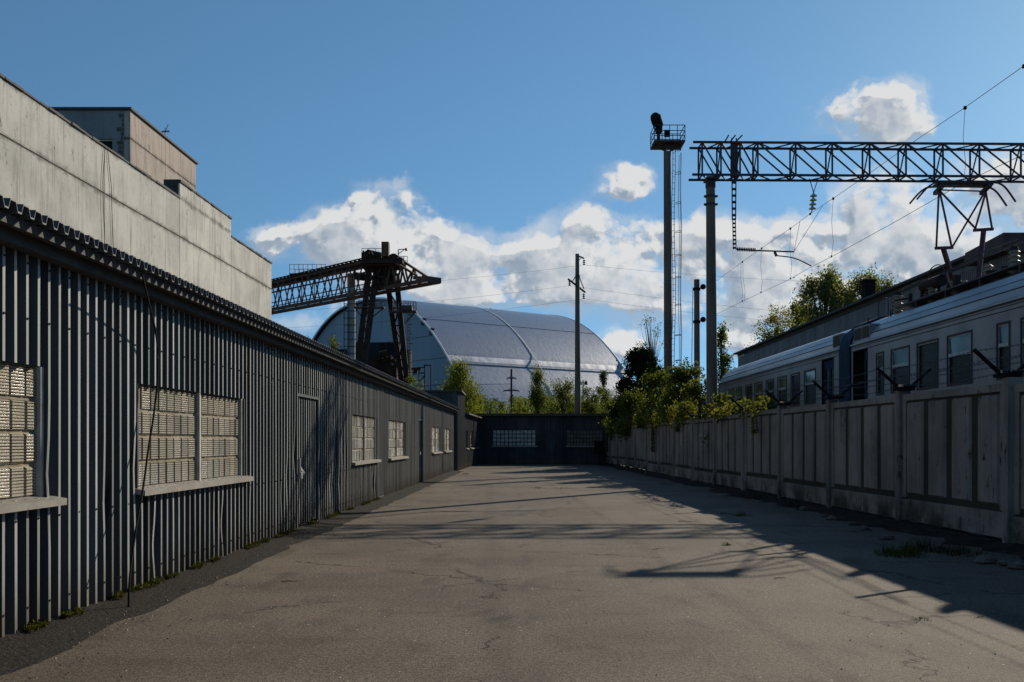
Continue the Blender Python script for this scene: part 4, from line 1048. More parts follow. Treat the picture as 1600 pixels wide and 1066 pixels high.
for i in range(5):
    x = xa + (xb - xa) * i / 4
    for yo in (-.78, .78): mb.bar((x, my + yo, pz), (x, my + yo, pz + .9), .035)
mb.build('railing', M['mast_steel'], ml)
mb = MB(); lxm = X(1026, my)
mb.cyl((lxm - .10, my - .35, pz + 1.42), (lxm + .16, my + .1, pz + 1.16), .30, .24, 14); mb.cyl((lxm - .20, my - .5, pz + 1.48), (lxm - .10, my - .35, pz + 1.42), .24, .31, 14)
mb.box(lxm - .02, lxm + .28, my - .1, my + .35, pz + .75, pz + 1.35); mb.bar((lxm + .1, my, pz + .05), (lxm + .1, my, pz + .8), .16)
mb.bar((lxm - .28, my - .1, pz + 1.3), (lxm - .05, my, pz + .8), .06)
mb.build('floodlight', M['black'], ml)
mb = MB(); mb.box(X(1036, my), X(1044, my), my - .6, my - .4, pz + .35, pz + .7); mb.build('control_box', M['black'], ml)
mb = MB(); l0, l1 = X(1050.5, my), X(1054.5, my); z = 4.0
for x in (l0, l1): mb.tube([(x + .04 * math.sin(zz_ * .8), my, zz_) for zz_ in np.arange(2.5, pz, .8)], .018, 5)
while z < pz - .1: mb.bar((l0, my, z), (l1, my, z), .022); z += .33
z = 3.5; 
while z < pz - .2:
    cxq, ry = (l1 + X(1064, my)) / 2, .32
    mb.tube([(l1, my - .2, z), (X(1062, my), my - .25, z + .03), (X(1064.5, my), my, z), (X(1062, my), my + .25, z + .03), (l1, my + .2, z)], .017, 5); mb.bar((mx_ + .2, my, z), (l0, my, z), .03)
    z += 1.45 + .25 * math.sin(z)
for x, yo in ((1062, -.25), (1064.5, 0), (1062, .25)): mb.tube([(X(x + .8 * math.sin(zz_ * 1.1 + yo), my), my + yo, zz_) for zz_ in np.arange(3.5, pz, 1.0)], .015, 5)
mb.build('ladder', M['mast_steel'], ml)

sy_ = 52.0; sxq = X(1088.7, sy_)
sp = thing('lamp_post', (sxq, sy_, 0), 'short concrete post carrying two round lamp heads between mast and gantry pole', 'post')
mb = MB(); mb.cyl((sxq + .03, sy_, -.1), (sxq, sy_, Z(437, sy_)), .165, .145, 14); mb.build('pole', M['pole'], sp, True)
for yv in (449, 500):
    z = Z(yv, sy_); mb = MB(); mb.cyl((sxq + .30, sy_ - .16, z), (sxq + .34, sy_ + .10, z), .15, .11, 14); mb.bar((sxq - .2, sy_ - .02, z - .1), (sxq + .34, sy_ - .02, z - .04), .06); mb.cyl((sxq, sy_, z - .17), (sxq, sy_, z - .03), .19, .19, 12)
    mb.build('lamp_head', M['black'], sp)
mb = MB(); mb.tube([(sxq - .2, sy_, Z(449, sy_)), (sxq - .23, sy_, Z(500, sy_)), (sxq - .26, sy_, Z(560, sy_)), (sxq - .22, sy_, 3)], .018, 5); mb.build('conduit', M['black'], sp)

# ================================================================== UTILITY POLE + WIRES
uy = 76.0; ux = X(903, uy)
up_ = thing('utility_pole', (ux, uy, 0), 'tall slim concrete utility pole with crossarm standing behind the end shed', 'utility pole')
mb = MB(); mb.cyl((ux, uy, -.1), (ux - .05, uy, Z(397, uy)), .27, .15, 14); mb.build('pole', M['pole'], up_, True)
mb = MB(); zc = Z(446, uy); ca = (X(887, uy), uy - .8, Z(439, uy)); cb2 = (X(915, uy), uy + .6, Z(455, uy))
mb.bar(ca, cb2, .12, .10); mb.bar((ux - .05, uy, Z(428, uy)), ((ca[0] + ux) / 2 - .1, uy - .4, Z(443, uy)), .05); mb.bar((ux, uy, Z(428, uy)), ((cb2[0] + ux) / 2 + .2, uy + .3, Z(451, uy)), .05)
mb.build('crossarm', M['mast_steel'], up_); mb = MB()
mb.bar((ux, uy, Z(400, uy)), (X(913, uy), uy, Z(404, uy)), .10); mb.bar((ux, uy, Z(408, uy)), (X(910, uy), uy, Z(402, uy)), .05)
mb.cyl((ux - .03, uy, Z(430, uy)), (ux - .03, uy, Z(434, uy)), .19, .19, 10)
mb.build('crossarm', M['mast_steel'], up_)
tipz = [(ca[0] + .1, ca[1], ca[2]), (cb2[0] - .1, cb2[1], cb2[2]), (X(912.5, uy), uy, Z(404, uy))]
ends = []
for t_ in tipz:
    mb = MB()
    for k in range(3): mb.lathe((t_[0], t_[1], t_[2] - .22 - .14 * k), [(.03, 0), (.10, .02), (.10, .05), (.04, .10), (.03, .14)], 10)
    mb.build('insulator', M['rust_dark'], up_); ends.append((t_[0], t_[1], t_[2] - .5))
for e, nm, dzl, dzr in zip(ends, ('lower left', 'lower right', 'upper'), (.5, -.6, .6), (-2.2, -2.0, .5)):
    mb = MB(); pts = []
    A = Vector((-52, 84, e[2] + dzl)); B = Vector(e); D_ = Vector((62, 82, e[2] + dzr))
    for k in range(17): t = k / 16; p = A.lerp(B, t); p.z -= 4 * t * (1 - t) * 1.7; pts.append(p)
    for k in range(1, 17): t = k / 16; p = B.lerp(D_, t); p.z -= 4 * t * (1 - t) * 1.3; pts.append(p)
    mb.tube(pts, .007, 4); tag(mb.build('power_line', M['dark_steel']), f'thin power line hung from the {nm} insulator of the utility pole', 'power line')
# far pylon & twin lamp
py = 140.0; pxx = X(799, py)
pl_ = thing('pylon', (pxx, py, 0), 'small distant pylon with two crossarms silhouetted against the arch', 'pylon')
mb = MB(); mb.bar((pxx, py, 0), (pxx, py, Z(577, py)), .28, .28); mb.build('mast', M['mast_steel'], pl_)
for (y, wd) in ((591, 7), (610.5, 12)):
    mb = MB(); mb.bar((X(799 - wd, py), py, Z(y, py)), (X(799 + wd, py), py, Z(y, py)), .16); 
    for sx_ in (-1, 1): mb.bar((X(799 + sx_ * wd, py), py, Z(y, py)), (X(799 + sx_ * wd, py), py, Z(y + 2.4, py)), .12)
    mb.bar((pxx, py, Z(y - 3, py)), (X(799 + wd * .8, py), py, Z(y, py)), .08); mb.bar((pxx, py, Z(y - 3, py)), (X(799 - wd * .8, py), py, Z(y, py)), .08)
    mb.build('crossarm', M['mast_steel'], pl_)
for k, y in enumerate((600, 625)):
    mb = MB(); pts = [(X(px, py), py, Z(y + .018 * (799 - px) + (0 if k == 0 else 3), py)) for px in range(500, 811, 30)]
    mb.tube(pts, .03, 4); tag(mb.build('distant_wire', M['mast_steel']), ('upper' if k == 0 else 'lower') + ' distant wire running left from the small pylon in front of the arch', 'wire')
ly = 100.0; tl = thing('twin_lamp', (X(911, ly), ly, 0), 'small twin-headed street lamp just right of the utility pole', 'street lamp')
mb = MB(); mb.cyl((X(911, ly), ly, 0), (X(911, ly), ly, Z(594, ly)), .09, .06, 8); mb.build('pole', M['mast_steel'], tl)
for sx_ in (-1, 1):
    mb = MB(); mb.bar((X(911, ly), ly, Z(598, ly)), (X(911 + sx_ * 5, ly), ly, Z(599, ly)), .07); mb.cyl((X(911 + sx_ * 4.5, ly), ly, Z(597.5, ly) - .25), (X(911 + sx_ * 4.5, ly), ly, Z(597.5, ly) + .15), .2, .1, 8); mb.build('lamp_head', M['black'], tl)

# ================================================================== ARCH
AC = (-112.3, 749.1); TH = .90963; AA = 153.77; AP = 2.517; AL = 161.85; AM = 76.7; AH = 108.
an_ = (math.sin(TH), math.cos(TH)); au = (math.cos(TH), -math.sin(TH))
arch = thing('arch_shelter', (AC[0], AC[1], 0), 'vast silver metal arch shelter in the distance behind the yard', 'arch')
arch.rotation_euler = (0, 0, -TH)      # local x = span, local y = length
def raw(mb, name, mat, parent, smooth=False):
    me = bpy.data.meshes.new(name); me.from_pydata(mb.v, [], mb.f); me.materials.append(mat)
    if smooth: me.polygons.foreach_set('use_smooth', [True] * len(me.polygons))
    o = bpy.data.objects.new(name, me); C.objects.link(o); o.parent = parent; return o
def aprof(n, sc_=1.0):
    return [(AA * sc_ * math.sin(t), AH * sc_ * (1 - abs(math.sin(t)) ** AP)) for t in np.linspace(-math.pi / 2, math.pi / 2, n)]
pr = aprof(193)
def lip(s_, h):   # the upper cladding steepens above the long seam, shaped to catch the sun; the lower cladding sits back from it
    f_ = h / AH
    if s_ > 0 and .497 < f_ < .585:
        k_ = (.585 - f_) / .088; return (s_ - 1.7 * k_ ** 1.4, h)
    if s_ > 0 and f_ <= .497: return (s_ - 1.7 * max(0, 1 - (.497 - f_) / .12) , h)
    return (s_, h)
pr_flat = pr; pr = [lip(s_, h) for s_, h in pr]; mb = MB(); ny = 24
for j in range(ny + 1):
    for s_, h in pr: mb.v.append((s_, AL * j / ny, h))
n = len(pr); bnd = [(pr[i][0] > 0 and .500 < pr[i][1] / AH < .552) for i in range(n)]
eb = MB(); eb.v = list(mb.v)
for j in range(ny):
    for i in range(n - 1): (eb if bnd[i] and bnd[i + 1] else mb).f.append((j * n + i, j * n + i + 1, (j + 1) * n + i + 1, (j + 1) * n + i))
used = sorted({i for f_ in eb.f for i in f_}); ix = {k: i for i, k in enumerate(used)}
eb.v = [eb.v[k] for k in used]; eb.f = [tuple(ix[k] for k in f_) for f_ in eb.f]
raw(eb, 'glint_band', M['arch_glint'], arch, True)  # strip added where the highlight runs along the shell
raw(mb, 'shell', M['arch'], arch, True)
pr = pr_flat; mb = MB(); e_ = [(s_ * .985, h * .985) for s_, h in pr]
mb.v = [(s_, 3.0, h) for s_, h in e_]; mb.f = [tuple(range(len(e_)))]
raw(mb, 'end_wall', M['arch_end'], arch)
mb = MB(); mb.v = [(s_, AL - 3.0, h) for s_, h in e_]; mb.f = [tuple(range(len(e_)))]
raw(mb, 'end_wall', M['arch_end'], arch)
def rim(y0, y1, up1, up0=.2):
    mb = MB(); a_ = [(s_ * (1 + up0 / 150), h * (1 + up0 / 108)) for s_, h in pr]; b_ = [(s_ * (1 + up1 / 150), h * (1 + up1 / 108)) for s_, h in pr]; k = len(pr)
    for (P_, y) in ((a_, y0), (b_, y0), (b_, y1), (a_, y1)): mb.v += [(s_, y, h) for s_, h in P_]
    for i in range(k - 1):
        for q in range(4): mb.f.append((q * k + i, q * k + i + 1, ((q + 1) % 4) * k + i + 1, ((q + 1) % 4) * k + i))
    return mb
raw(rim(-.35, .35, .35, -1.0), 'rim', M['arch_rim'], arch); raw(rim(AM - .35, AM + .35, .45), 'rim', M['arch_rim'], arch); raw(rim(AL - .3, AL + .2, .3, -.6), 'rim', M['arch_rim'], arch)
# horizontal seams on shell and end wall
def seam(frac, y0, y1, th=.5, out=.35):
    hh = AH * frac; s_ = AA * (1 - frac) ** (1 / AP) - (1.7 if frac < .5 else 0)
    mb = MB(); mb.box(s_ - .3, s_ + out, y0, y1, hh - th / 2, hh + th / 2); return mb
for fr in (.80,): raw(seam(fr, .5, AL, .2, .3), 'seam', M['arch_end'], arch)
raw(seam(.495, .5, AL, .4, .4), 'seam', M['gasket'], arch)
for hz, sl in ((74, .0), (58, .0), (40, 0)):
    hw = AA * .98 * (1 - hz / AH) ** (1 / AP); mb = MB(); mb.box(-hw, hw, 2.7, 2.95, hz - .12, hz + .12); raw(mb, 'end_seam', M['mast_steel'], arch)
mb = MB(); mb.box(-6, 0, AL * .75 - 2, AL * .75 + 3, 107.5, 110.5); mb.box(-3, -2, AL * .75, AL * .75 + 1, 110, 112); raw(mb, 'roof_unit', M['mast_steel'], arch)
for (fr,) in ((.79,), (.62,), (.72,)):
    s_ = AA * (1 - fr) ** (1 / AP) * (-1 if fr == .62 else 1); mb = MB(); mb.box(s_ - 3, s_ + .5, .6 if fr > .7 else -.3, 3 if fr > .7 else 1.5, AH * fr - 3.5, AH * fr + 1); 
    raw(mb, 'access_hatch', M['mast_steel'], arch)
# blue-grey old turbine hall in front of the arch
ob = thing('old_plant_building', (X(590, 480), 480, 0), 'low blue grey plant building in front of the arch, seen between the crane legs', 'building')
def wbox(mb, pa_, pb_, ya_, yb_, Y, dp=20, mi=0): mb.box(X(pa_, Y), X(pb_, Y), Y, Y + dp, Z(yb_, Y) if yb_ < 689 else 0, Z(ya_, Y), mi)
mb = MB(); wbox(mb, 470, 640, 546, 700, 480, 12); wbox(mb, 553, 625, 535, 545.9, 480, 10); mb.build('wall', pm('old_plant', (.022, .030, .038), (.015, .02, .026), .05, .9, spec=.1), ob)
for q in ((594, 601, 536, 548), (606, 618, 536, 552), (490, 530, 547.5, 551)): mb = MB(); wbox(mb, *q, 479.4, .5); mb.build('window', M['black'], ob)
# striped stack with lattice
cy2 = 330.; cs = thing('ventilation_stack', (X(548, cy2), cy2, 0), 'pale and rust striped ventilation stack with lattice frame behind the crane', 'chimney')
seg = [(700, 545, 'pale'), (545, 512, 'pale'), (512, 497, 'tan'), (497, 480, 'pale'), (480, 462, 'tan'), (462, 448, 'pale'), (448, 428, 'red')]
cm = {'pale': pm('stack_pale', (.22, .245, .26), (.17, .19, .20), .1, .8), 'tan': pm('stack_tan', (.30, .26, .19), (.22, .19, .15), .1, .8), 'red': pm('stack_red', (.26, .11, .05), (.16, .08, .05), .1, .8)}
for a, b, c in seg:
    mb = MB(); mb.cyl((X(549, cy2), cy2, max(0, Z(a, cy2)) if a < 690 else 0), (X(549, cy2), cy2, Z(b, cy2)), 1.35, 1.35, 20); mb.build('band', cm[c], cs, True)
mb = MB()
for px in (539, 545): mb.bar((X(px, cy2), cy2 - 1.6, 0), (X(px, cy2), cy2 - 1.6, Z(470, cy2)), .25)
for y in range(476, 600, 11): mb.bar((X(539, cy2), cy2 - 1.6, Z(y, cy2)), (X(559, cy2), cy2 - 1.6, Z(y, cy2)), .25)
mb.build('lattice_frame', M['mast_steel'], cs)

# ================================================================== GANTRY CRANE
cr = thing('gantry_crane', (-10.3, 80, 0), 'rusty brown gantry crane with lattice girder and cantilever tip, left of the arch', 'crane')
cd = Vector((-.683, .731, 0)); cp_ = Vector((.731, .683, 0)); c0 = Vector((-10.3, 80, 0))
def G(t, s_, z): return c0 + cd * t + cp_ * s_ + Vector((0, 0, z))
zbt = 13.75; HT = 2.45; HWd = .65
mb = MB()
for s_ in (-HWd, HWd):
    mb.bar(G(-6.3, s_, zbt - .0), G(46, s_, zbt), .16, .28); mb.bar(G(-1.2, s_, zbt + HT), G(46, s_, zbt + HT), .14, .16)
    mb.bar(G(-1.2, s_, zbt + HT), G(-5.0, s_ * .8, zbt + .5), .15, .16)
    mb.bar(G(-6.4, s_, zbt + .12), G(-4.8, s_, zbt + .35), .18, .26)
mb.bar(G(-6.3, -HWd - .1, zbt + .1), G(-6.3, HWd + .1, zbt + .1), .2, .42)
mb.build('chord', M['rust'], cr)
mb = MB(); t = -1.2; k = 0; st_ = 2.1
while t < 45:
    for s_ in (-HWd, HWd):
        if s_ < 0: mb.bar(G(t, s_, zbt), G(t + st_ / 2, s_, zbt + HT), .085); mb.bar(G(t + st_ / 2, s_, zbt + HT), G(t + st_, s_, zbt), .085)
        else: mb.bar(G(t, s_, zbt + HT), G(t + st_ / 2, s_, zbt), .085); mb.bar(G(t + st_ / 2, s_, zbt), G(t + st_, s_, zbt + HT), .085)
        if k % 3 == 0: mb.bar(G(t, s_, zbt), G(t, s_, zbt + HT), .07)
        mb.bar(G(t, s_, zbt + .62), G(t + st_, s_, zbt + .62), .07) 
    mb.bar(G(t, -HWd, zbt + HT), G(t + st_, HWd, zbt + HT), .07)
    t += st_; k += 1
for s_ in (-HWd, HWd):
    mb.bar(G(-1.2, s_, zbt + HT - .5), G(46, s_, zbt + HT - .5), .09, .12)
    tt_ = [-1.2, -1.85, -2.5, -3.15, -3.8, -4.4]
    for i in range(len(tt_) - 1):
        top = lambda q: zbt + HT + (q + 1.2) / 3.8 * (HT - .5)
        a, b = tt_[i], tt_[i + 1]
        if i % 2 == 0: mb.bar(G(a, s_, zbt), G(b, s_ * .93, top(b)), .12)
        else: mb.bar(G(a, s_ * .93, top(a)), G(b, s_, zbt), .12)
mb.build('lacing', M['rust'], cr)
mb = MB()  # deck along the top of the girder with rail stubs
t = -1.0
while t < 45: mb.bar(G(t, -HWd - .35, zbt + HT + .13), G(t, HWd + .35, zbt + HT + .13), .16, .10); t += .62
mb.bar(G(-1, -HWd - .35, zbt + HT + .20), G(46, -HWd - .35, zbt + HT + .20), .10, .08); mb.bar(G(-1, HWd, zbt + HT + .22), G(46, HWd, zbt + HT + .22), .14, .14)
mb.build('walkway', M['rust_dark'], cr)
# end support: legs in plane across the girder
def leg(ptop, pbot, Y1, name='leg'):
    """ptop, pbot: pairs of bearings for its two chords"""
    mb = MB()
    A = [G(t_, s_, zbt + 1.5) for t_, s_ in ptop]; B = [G(t_, s_, 0) for t_, s_ in pbot]
    for a, b in zip(A, B): mb.bar(a, b, .42, .34)
    n = 11
    for k in range(n):
        p, q = A[0].lerp(B[0], k / n), A[1].lerp(B[1], k / n); p2, q2 = A[0].lerp(B[0], (k + 1) / n), A[1].lerp(B[1], (k + 1) / n)
        mb.bar(p, q, .10); mb.bar(p, q2, .10) if k % 2 else mb.bar(q, p2, .10)
    return mb.build(name, M['rust_dark'], cr)
# bearings: lateral pixel offset converted at leg distance (cp_ and cd projected)
def solve(px, s_, base):   # t on the girder line so that point G(t,s) shows at bearing px
    k = (px - CX) / F; num = k * (c0.y + cp_.y * s_) - (c0.x + cp_.x * s_); return num / (cd.x - k * cd.y)
S1, S2 = -1.5, 1.5
def top_(px, s_): return (solve(px, s_, 0), s_)
leg([top_(577, -1.2), top_(588, -1.0)], [top_(540, -3.6), top_(550, -3.4)], 0)
leg([top_(604, 1.0), top_(619, 1.2)], [top_(645, 3.4), top_(648, 3.6)], 0)
for sgn in (0,):
    leg([(40, -1.2), (41, -1.0)], [(40, -3.6), (41, -3.4)], 0); leg([(40, 1.0), (41, 1.2)], [(40, 3.4), (41, 3.6)], 0)
# trolley / machine house on top
mz = zbt + HT + .25
mb = MB()
def gb(px0, px1, y0, y1, s0, s1, Yd=79.):
    ya, yb = Z(y1, Yd), Z(y0, Yd); xa, xb = X(px0, Yd), X(px1, Yd)
    mb.hexa([(xa, Yd + s0, ya), (xb, Yd + s0, ya), (xb, Yd + s1, ya), (xa, Yd + s1, ya), (xa, Yd + s0, yb), (xb, Yd + s0, yb), (xb, Yd + s1, yb), (xa, Yd + s1, yb)])
gb(568, 632, 411, 416, -1.5, 1.2); gb(569, 573, 400, 411, -1.5, 1.1); gb(600, 624, 405, 411, -1.2, .9)
mb.hexa([(X(574, 79), 77.5, Z(411, 79)), (X(599, 79), 77.5, Z(411, 79)), (X(599, 79), 80, Z(411, 79)), (X(574, 79), 80, Z(411, 79)), (X(577, 79), 77.8, Z(394, 79)), (X(598, 79), 77.8, Z(399, 79)), (X(598, 79), 79.8, Z(399, 79)), (X(577, 79), 79.8, Z(394, 79))])
for q in range(7): mb.bar((X(572 + q * 4, 79), 77.4, Z(398 + (q * 5) % 7, 79)), (X(577 + q * 3.4, 79), 77.35, Z(410 - (q * 3) % 5, 79)), .12)
mb.hexa([(X(625, 79), 77.9, Z(414, 79)), (X(633, 79), 77.9, Z(410, 79)), (X(633, 79), 80.2, Z(410, 79)), (X(625, 79), 80.2, Z(414, 79)), (X(608, 79), 77.9, Z(404, 79)), (X(633, 79), 77.9, Z(408, 79)), (X(633, 79), 80.2, Z(408, 79)), (X(608, 79), 80.2, Z(404, 79))])
mb.cyl((X(617, 79), 78, Z(408, 79)), (X(617, 79), 80, Z(408, 79)), .42, .42, 16); mb.cyl((X(578, 79), 77.9, Z(402, 79)), (X(578, 79), 78.6, Z(402, 79)), .35, .35, 14)
gb(566, 628, 416.2, 418.5, -1.2, 1.3)
for a_, b_ in (((581, 421), (596, 450)), ((596, 421), (583, 448)), ((600, 421), (612, 446)), ((614, 421), (602, 448)), ((584, 436), (622, 430))): mb.bar((X(a_[0], 79), 78.7, Z(a_[1], 79)), (X(b_[0], 79), 78.7, Z(b_[1], 79)), .16)
mh = mb.build('machine_house', M['rust_dark'], cr)
mb = MB(); gb(600, 611, 384, 406, -1.6, -.9); mb.build('riser', M['rust'], cr)
mb = MB()
def rail(px0, px1, y0, y1, s_, n=6, Yd=79.):
    for y in (y0, (y0 + y1) / 2): mb.bar((X(px0, Yd), Yd + s_, Z(y, Yd)), (X(px1, Yd), Yd + s_, Z(y, Yd)), .035)
    for k in range(n + 1): px = px0 + (px1 - px0) * k / n; mb.bar((X(px, Yd), Yd + s_, Z(y0, Yd)), (X(px, Yd), Yd + s_, Z(y1, Yd)), .035)
rail(569, 600, 393, 406, 1.3, 5); mb.build('railing', M['mast_steel'], cr)
mb = MB(); rail(610, 634, 396, 410, 1.3, 4); mb.build('railing', M['mast_steel'], cr)
mb = MB(); rail(569, 600, 393, 406, -1.2, 3); mb.build('railing', M['mast_steel'], cr)
mb = MB()
mb.bar((X(622.5, 79), 79, Z(390, 79)), (X(622.5, 79), 79, Z(410, 79)), .07); mb.bar((X(622.5, 79), 79, Z(390, 79)), (X(634, 79), 79, Z(389.5, 79)), .06); mb.bar((X(622.5, 79), 79, Z(397, 79)), (X(632, 79), 79, Z(390, 79)), .05); mb.cyl((X(633, 79), 79, Z(390.5, 79)), (X(636, 79), 79, Z(389.5, 79)), .12, .12, 8)
mb.build('lamp_bracket', M['mast_steel'], cr)
# leg platforms
mb = MB(); gb(554, 601, 480.5, 482, -.5, .5); rail(556, 600, 470, 481, -.5, 7); rail(556, 600, 470, 481, .5, 7)
mb.bar((X(556, 79), 79, Z(482, 79)), (X(566, 79), 79, Z(497, 79)), .08); mb.bar((X(599, 79), 79, Z(482, 79)), (X(580, 79), 79, Z(497, 79)), .08)
mb.build('leg_platform', M['mast_steel'], cr)
mb = MB(); gb(608, 651, 486.5, 488.5, -.5, .5); rail(632, 650, 472, 487, -.5, 5); rail(612, 650, 472, 487, .5, 8); gb(628, 645, 479, 486, -.7, .7)
mb.bar((X(648, 79), 79, Z(489, 79)), (X(632, 79), 79, Z(506, 79)), .10); mb.build('leg_platform', M['mast_steel'], cr)
mb = MB()
for px in (637.5, 641): mb.bar((X(px, 79), 79, Z(489, 79)), (X(px, 79), 79, 4), .05)
for y in range(492, 600, 5): mb.bar((X(637.5, 79), 79, Z(y, 79)), (X(641 + (4 if y % 15 == 12 else 0), 79), 79, Z(y, 79)), .05)
mb.build('ladder', M['mast_steel'], cr)
# railed platform on the girder, left
mb = MB(); Yd = 90.
gb(456, 500, 430, 434, -1.0, 1.0, Yd); gb(478, 490, 427, 430, -.6, .6, Yd); rail(456, 512, 416, 431, -.9, 8, Yd); rail(458, 512, 418, 431, .9, 8, Yd)
mb.build('upper_platform', M['rust_dark'], cr)
mb = MB(); mb.cyl(G(solve(563, 0, 0), -.4, zbt + 1.5), G(solve(563, 0, 0), .4, zbt + 1.5), .32, .32, 14)
mb.build('sheave', M['rust_dark'], cr)
t0_ = solve(600, 0, 0)
for dt, s_, w_ in ((-.6, 0, 1.2), (.9, .2, .9)):
    p = G(t0_ + dt, s_, zbt + .9); mb = MB(); mb.box(p.x - w_ / 2, p.x + w_ / 2, p.y - .6, p.y + .6, p.z - .5, p.z + .55); mb.build('hoist', M['rust_dark'], cr)
# heap of machinery between the legs
hp = thing('rusty_machinery', (X(600, 84), 84, 0), 'heap of dark rusty machinery standing between the crane legs', 'machinery')
rr = random.Random(21); mb = MB(); Yd = 84.
gb(580, 622, 572, 700, -1, 1, Yd); gb(585, 612, 558, 572, -.8, .9, Yd); gb(588, 604, 551, 558, -.5, .5, Yd); gb(575, 592, 580, 700, -1.6, -.9, Yd); gb(577, 620, 562, 565, -1, 1, Yd)
for k in range(30): 
    px = rr.uniform(578, 624); y = rr.uniform(553, 592); mb.bar((X(px, Yd), Yd - 1 + rr.uniform(-.3, .5), Z(y, Yd)), (X(px + rr.uniform(-12, 12), Yd), Yd - 1 + rr.uniform(-.3, .3), Z(y + rr.uniform(-7, 7), Yd)), rr.uniform(.06, .2))
mb.cyl((X(596, Yd), Yd - 1.2, Z(556, Yd)), (X(608, Yd), Yd - 1.1, Z(553, Yd)), .25, .25, 12)
mb.build('body', M['rust_dark'], hp)
fp = thing('pipe_portal', (X(665, 110), 110, 0), 'thin dark pipe portal frame with hanging gear, right of the crane legs', 'pipe frame')
mb = MB(); Yd = 110.
for a_, b_ in (((664, 570), (664, 640)), ((673.5, 571), (673.5, 640)), ((662, 571), (674, 571)), ((643, 576), (664, 574)), ((655, 574), (655, 612)), ((648, 576), (645, 590)), ((655, 583), (664, 583)), ((656, 595), (664, 587))): mb.bar((X(a_[0], Yd), Yd, Z(a_[1], Yd)), (X(b_[0], Yd), Yd, Z(b_[1], Yd)), .14)
mb.build('frame', M['mast_steel'], fp)
mb = MB(); gb(643, 658, 575, 578, -.5, .5, Yd); gb(646, 652, 578, 584, -.3, .3, Yd); mb.build('hanging_gear', M['rust_dark'], fp)

# ================================================================== PLANTS
def quads_mesh(name, cen, nor_seed, size, mat, parent, aspect=1.6, droop=None, up=.0):
    rs_ = np.random.RandomState(nor_seed); n = len(cen); off = np.array(parent_loc(parent))
    d = rs_.randn(n, 3); d /= np.linalg.norm(d, axis=1)[:, None]
    if droop is not None: d = d * .45 + np.array(droop); d /= np.linalg.norm(d, axis=1)[:, None]
    r = rs_.randn(n, 3); s_ = np.cross(d, r); s_ /= np.linalg.norm(s_, axis=1)[:, None] + 1e-9
    sz = size * rs_.uniform(.6, 1.35, n)[:, None]
    c = cen - off; a = d * sz * aspect / 2; b = s_ * sz / 2
    V = np.stack([c - a, c + b - a * .1, c + a, c - b - a * .1], 1).reshape(-1, 3)
    me = bpy.data.meshes.new(name); me.vertices.add(4 * n); me.vertices.foreach_set('co', V.astype(np.float32).ravel())
    me.loops.add(4 * n); me.loops.foreach_set('vertex_index', np.arange(4 * n, dtype=np.int32))
    me.polygons.add(n); me.polygons.foreach_set('loop_start', np.arange(0, 4 * n, 4, dtype=np.int32)); me.polygons.foreach_set('loop_total', np.full(n, 4, dtype=np.int32))
    me.materials.append(mat); me.update(calc_edges=True); me.validate()
    o = bpy.data.objects.new(name, me); C.objects.link(o); o.parent = parent; return o
def tree(name, label, cat, base, H, W, mat, n=3500, size=.12, seed=1, z0=.25, shape='round', clumps=26, group=None, trunk_r=None, spread=.26, droop=None, stems=1, tall=1.0):
    t = thing(name, base, label, cat, group); rs_ = np.random.RandomState(seed); B = np.array(base)
    cl = []
    tries = 0
    while len(cl) < clumps and tries < 4000:
        tries += 1; h = rs_.uniform(0, 1)
        if shape == 'round': r = math.sqrt(max(0, 1 - (2 * h - 1) ** 2)) * (.9 if h > .5 else 1)
        elif shape == 'poplar': r = (math.sin(math.pi * min(1, h * .92 + .08)) ** .7) * (1.1 - .6 * h)
        elif shape == 'cone': r = (1.05 - h) ** .8
        elif shape == 'willow': r = math.sqrt(max(0, 1 - (h ** 2.2))) 
        else: r = 1 - .45 * h * h
        a = rs_.uniform(0, 2 * math.pi); q = math.sqrt(rs_.uniform(.05, 1)) * r
        p = np.array([q * math.cos(a) * W / 2, q * math.sin(a) * W / 2, H * (z0 + (1 - z0) * h * .97)])
        if shape != 'poplar' or True: cl.append(p)
    mb = MB(); tr = trunk_r or H * .016; ph_ = rs_.uniform(0, 6)
    tp = lambda z: Vector((B[0] + .03 * H * math.sin(z / H * 3 + ph_) * .6, B[1] + .02 * H * math.cos(z / H * 2.5 + ph_), B[2] + z))
    hs = np.linspace(0, H * .9, 9)
    for j in range(stems):
        oo = Vector((rs_.uniform(-.3, .3), rs_.uniform(-.3, .3), 0)) * (W * .4 if stems > 1 else 0)
        mb.tube([tp(z) + oo * (z / H) for z in hs], tr / (1 if stems == 1 else 1.6), 7, tr * .18)
    for p in cl:
        zr = p[2] * rs_.uniform(.45, .75); s0 = tp(zr); e = Vector((B[0] + p[0], B[1] + p[1], B[2] + p[2])); mdl = s0.lerp(e, .5) + Vector((0, 0, .04 * H))
        mb.tube([s0, mdl, e], tr * .32, 5, tr * .06)
    mb.build('trunk', M['bark'], t, True)
    cen = []
    per = rs_.dirichlet(np.ones(len(cl)) * 3) * n
    for p, k in zip(cl, per):
        k = int(k); rad = W * spread * rs_.uniform(.55, 1.15)
        dd = rs_.randn(k, 3) * rad * np.array([.5, .5, .42]) 
        if droop is not None: dd[:, 2] -= np.abs(rs_.randn(k)) * H * .10
        if shape == 'poplar': dd[:, 2] *= 1.8
        dd[:, 2] *= tall
        cen.append(p + dd)
    cen = np.concatenate(cen) + B; cen[:, 2] = np.maximum(cen[:, 2], B[2] + .05)
    quads_mesh('crown', cen, seed + 7, size, mat, t, droop=droop)
    return t
def at(px, Y): return (X(px, Y), Y, 0)
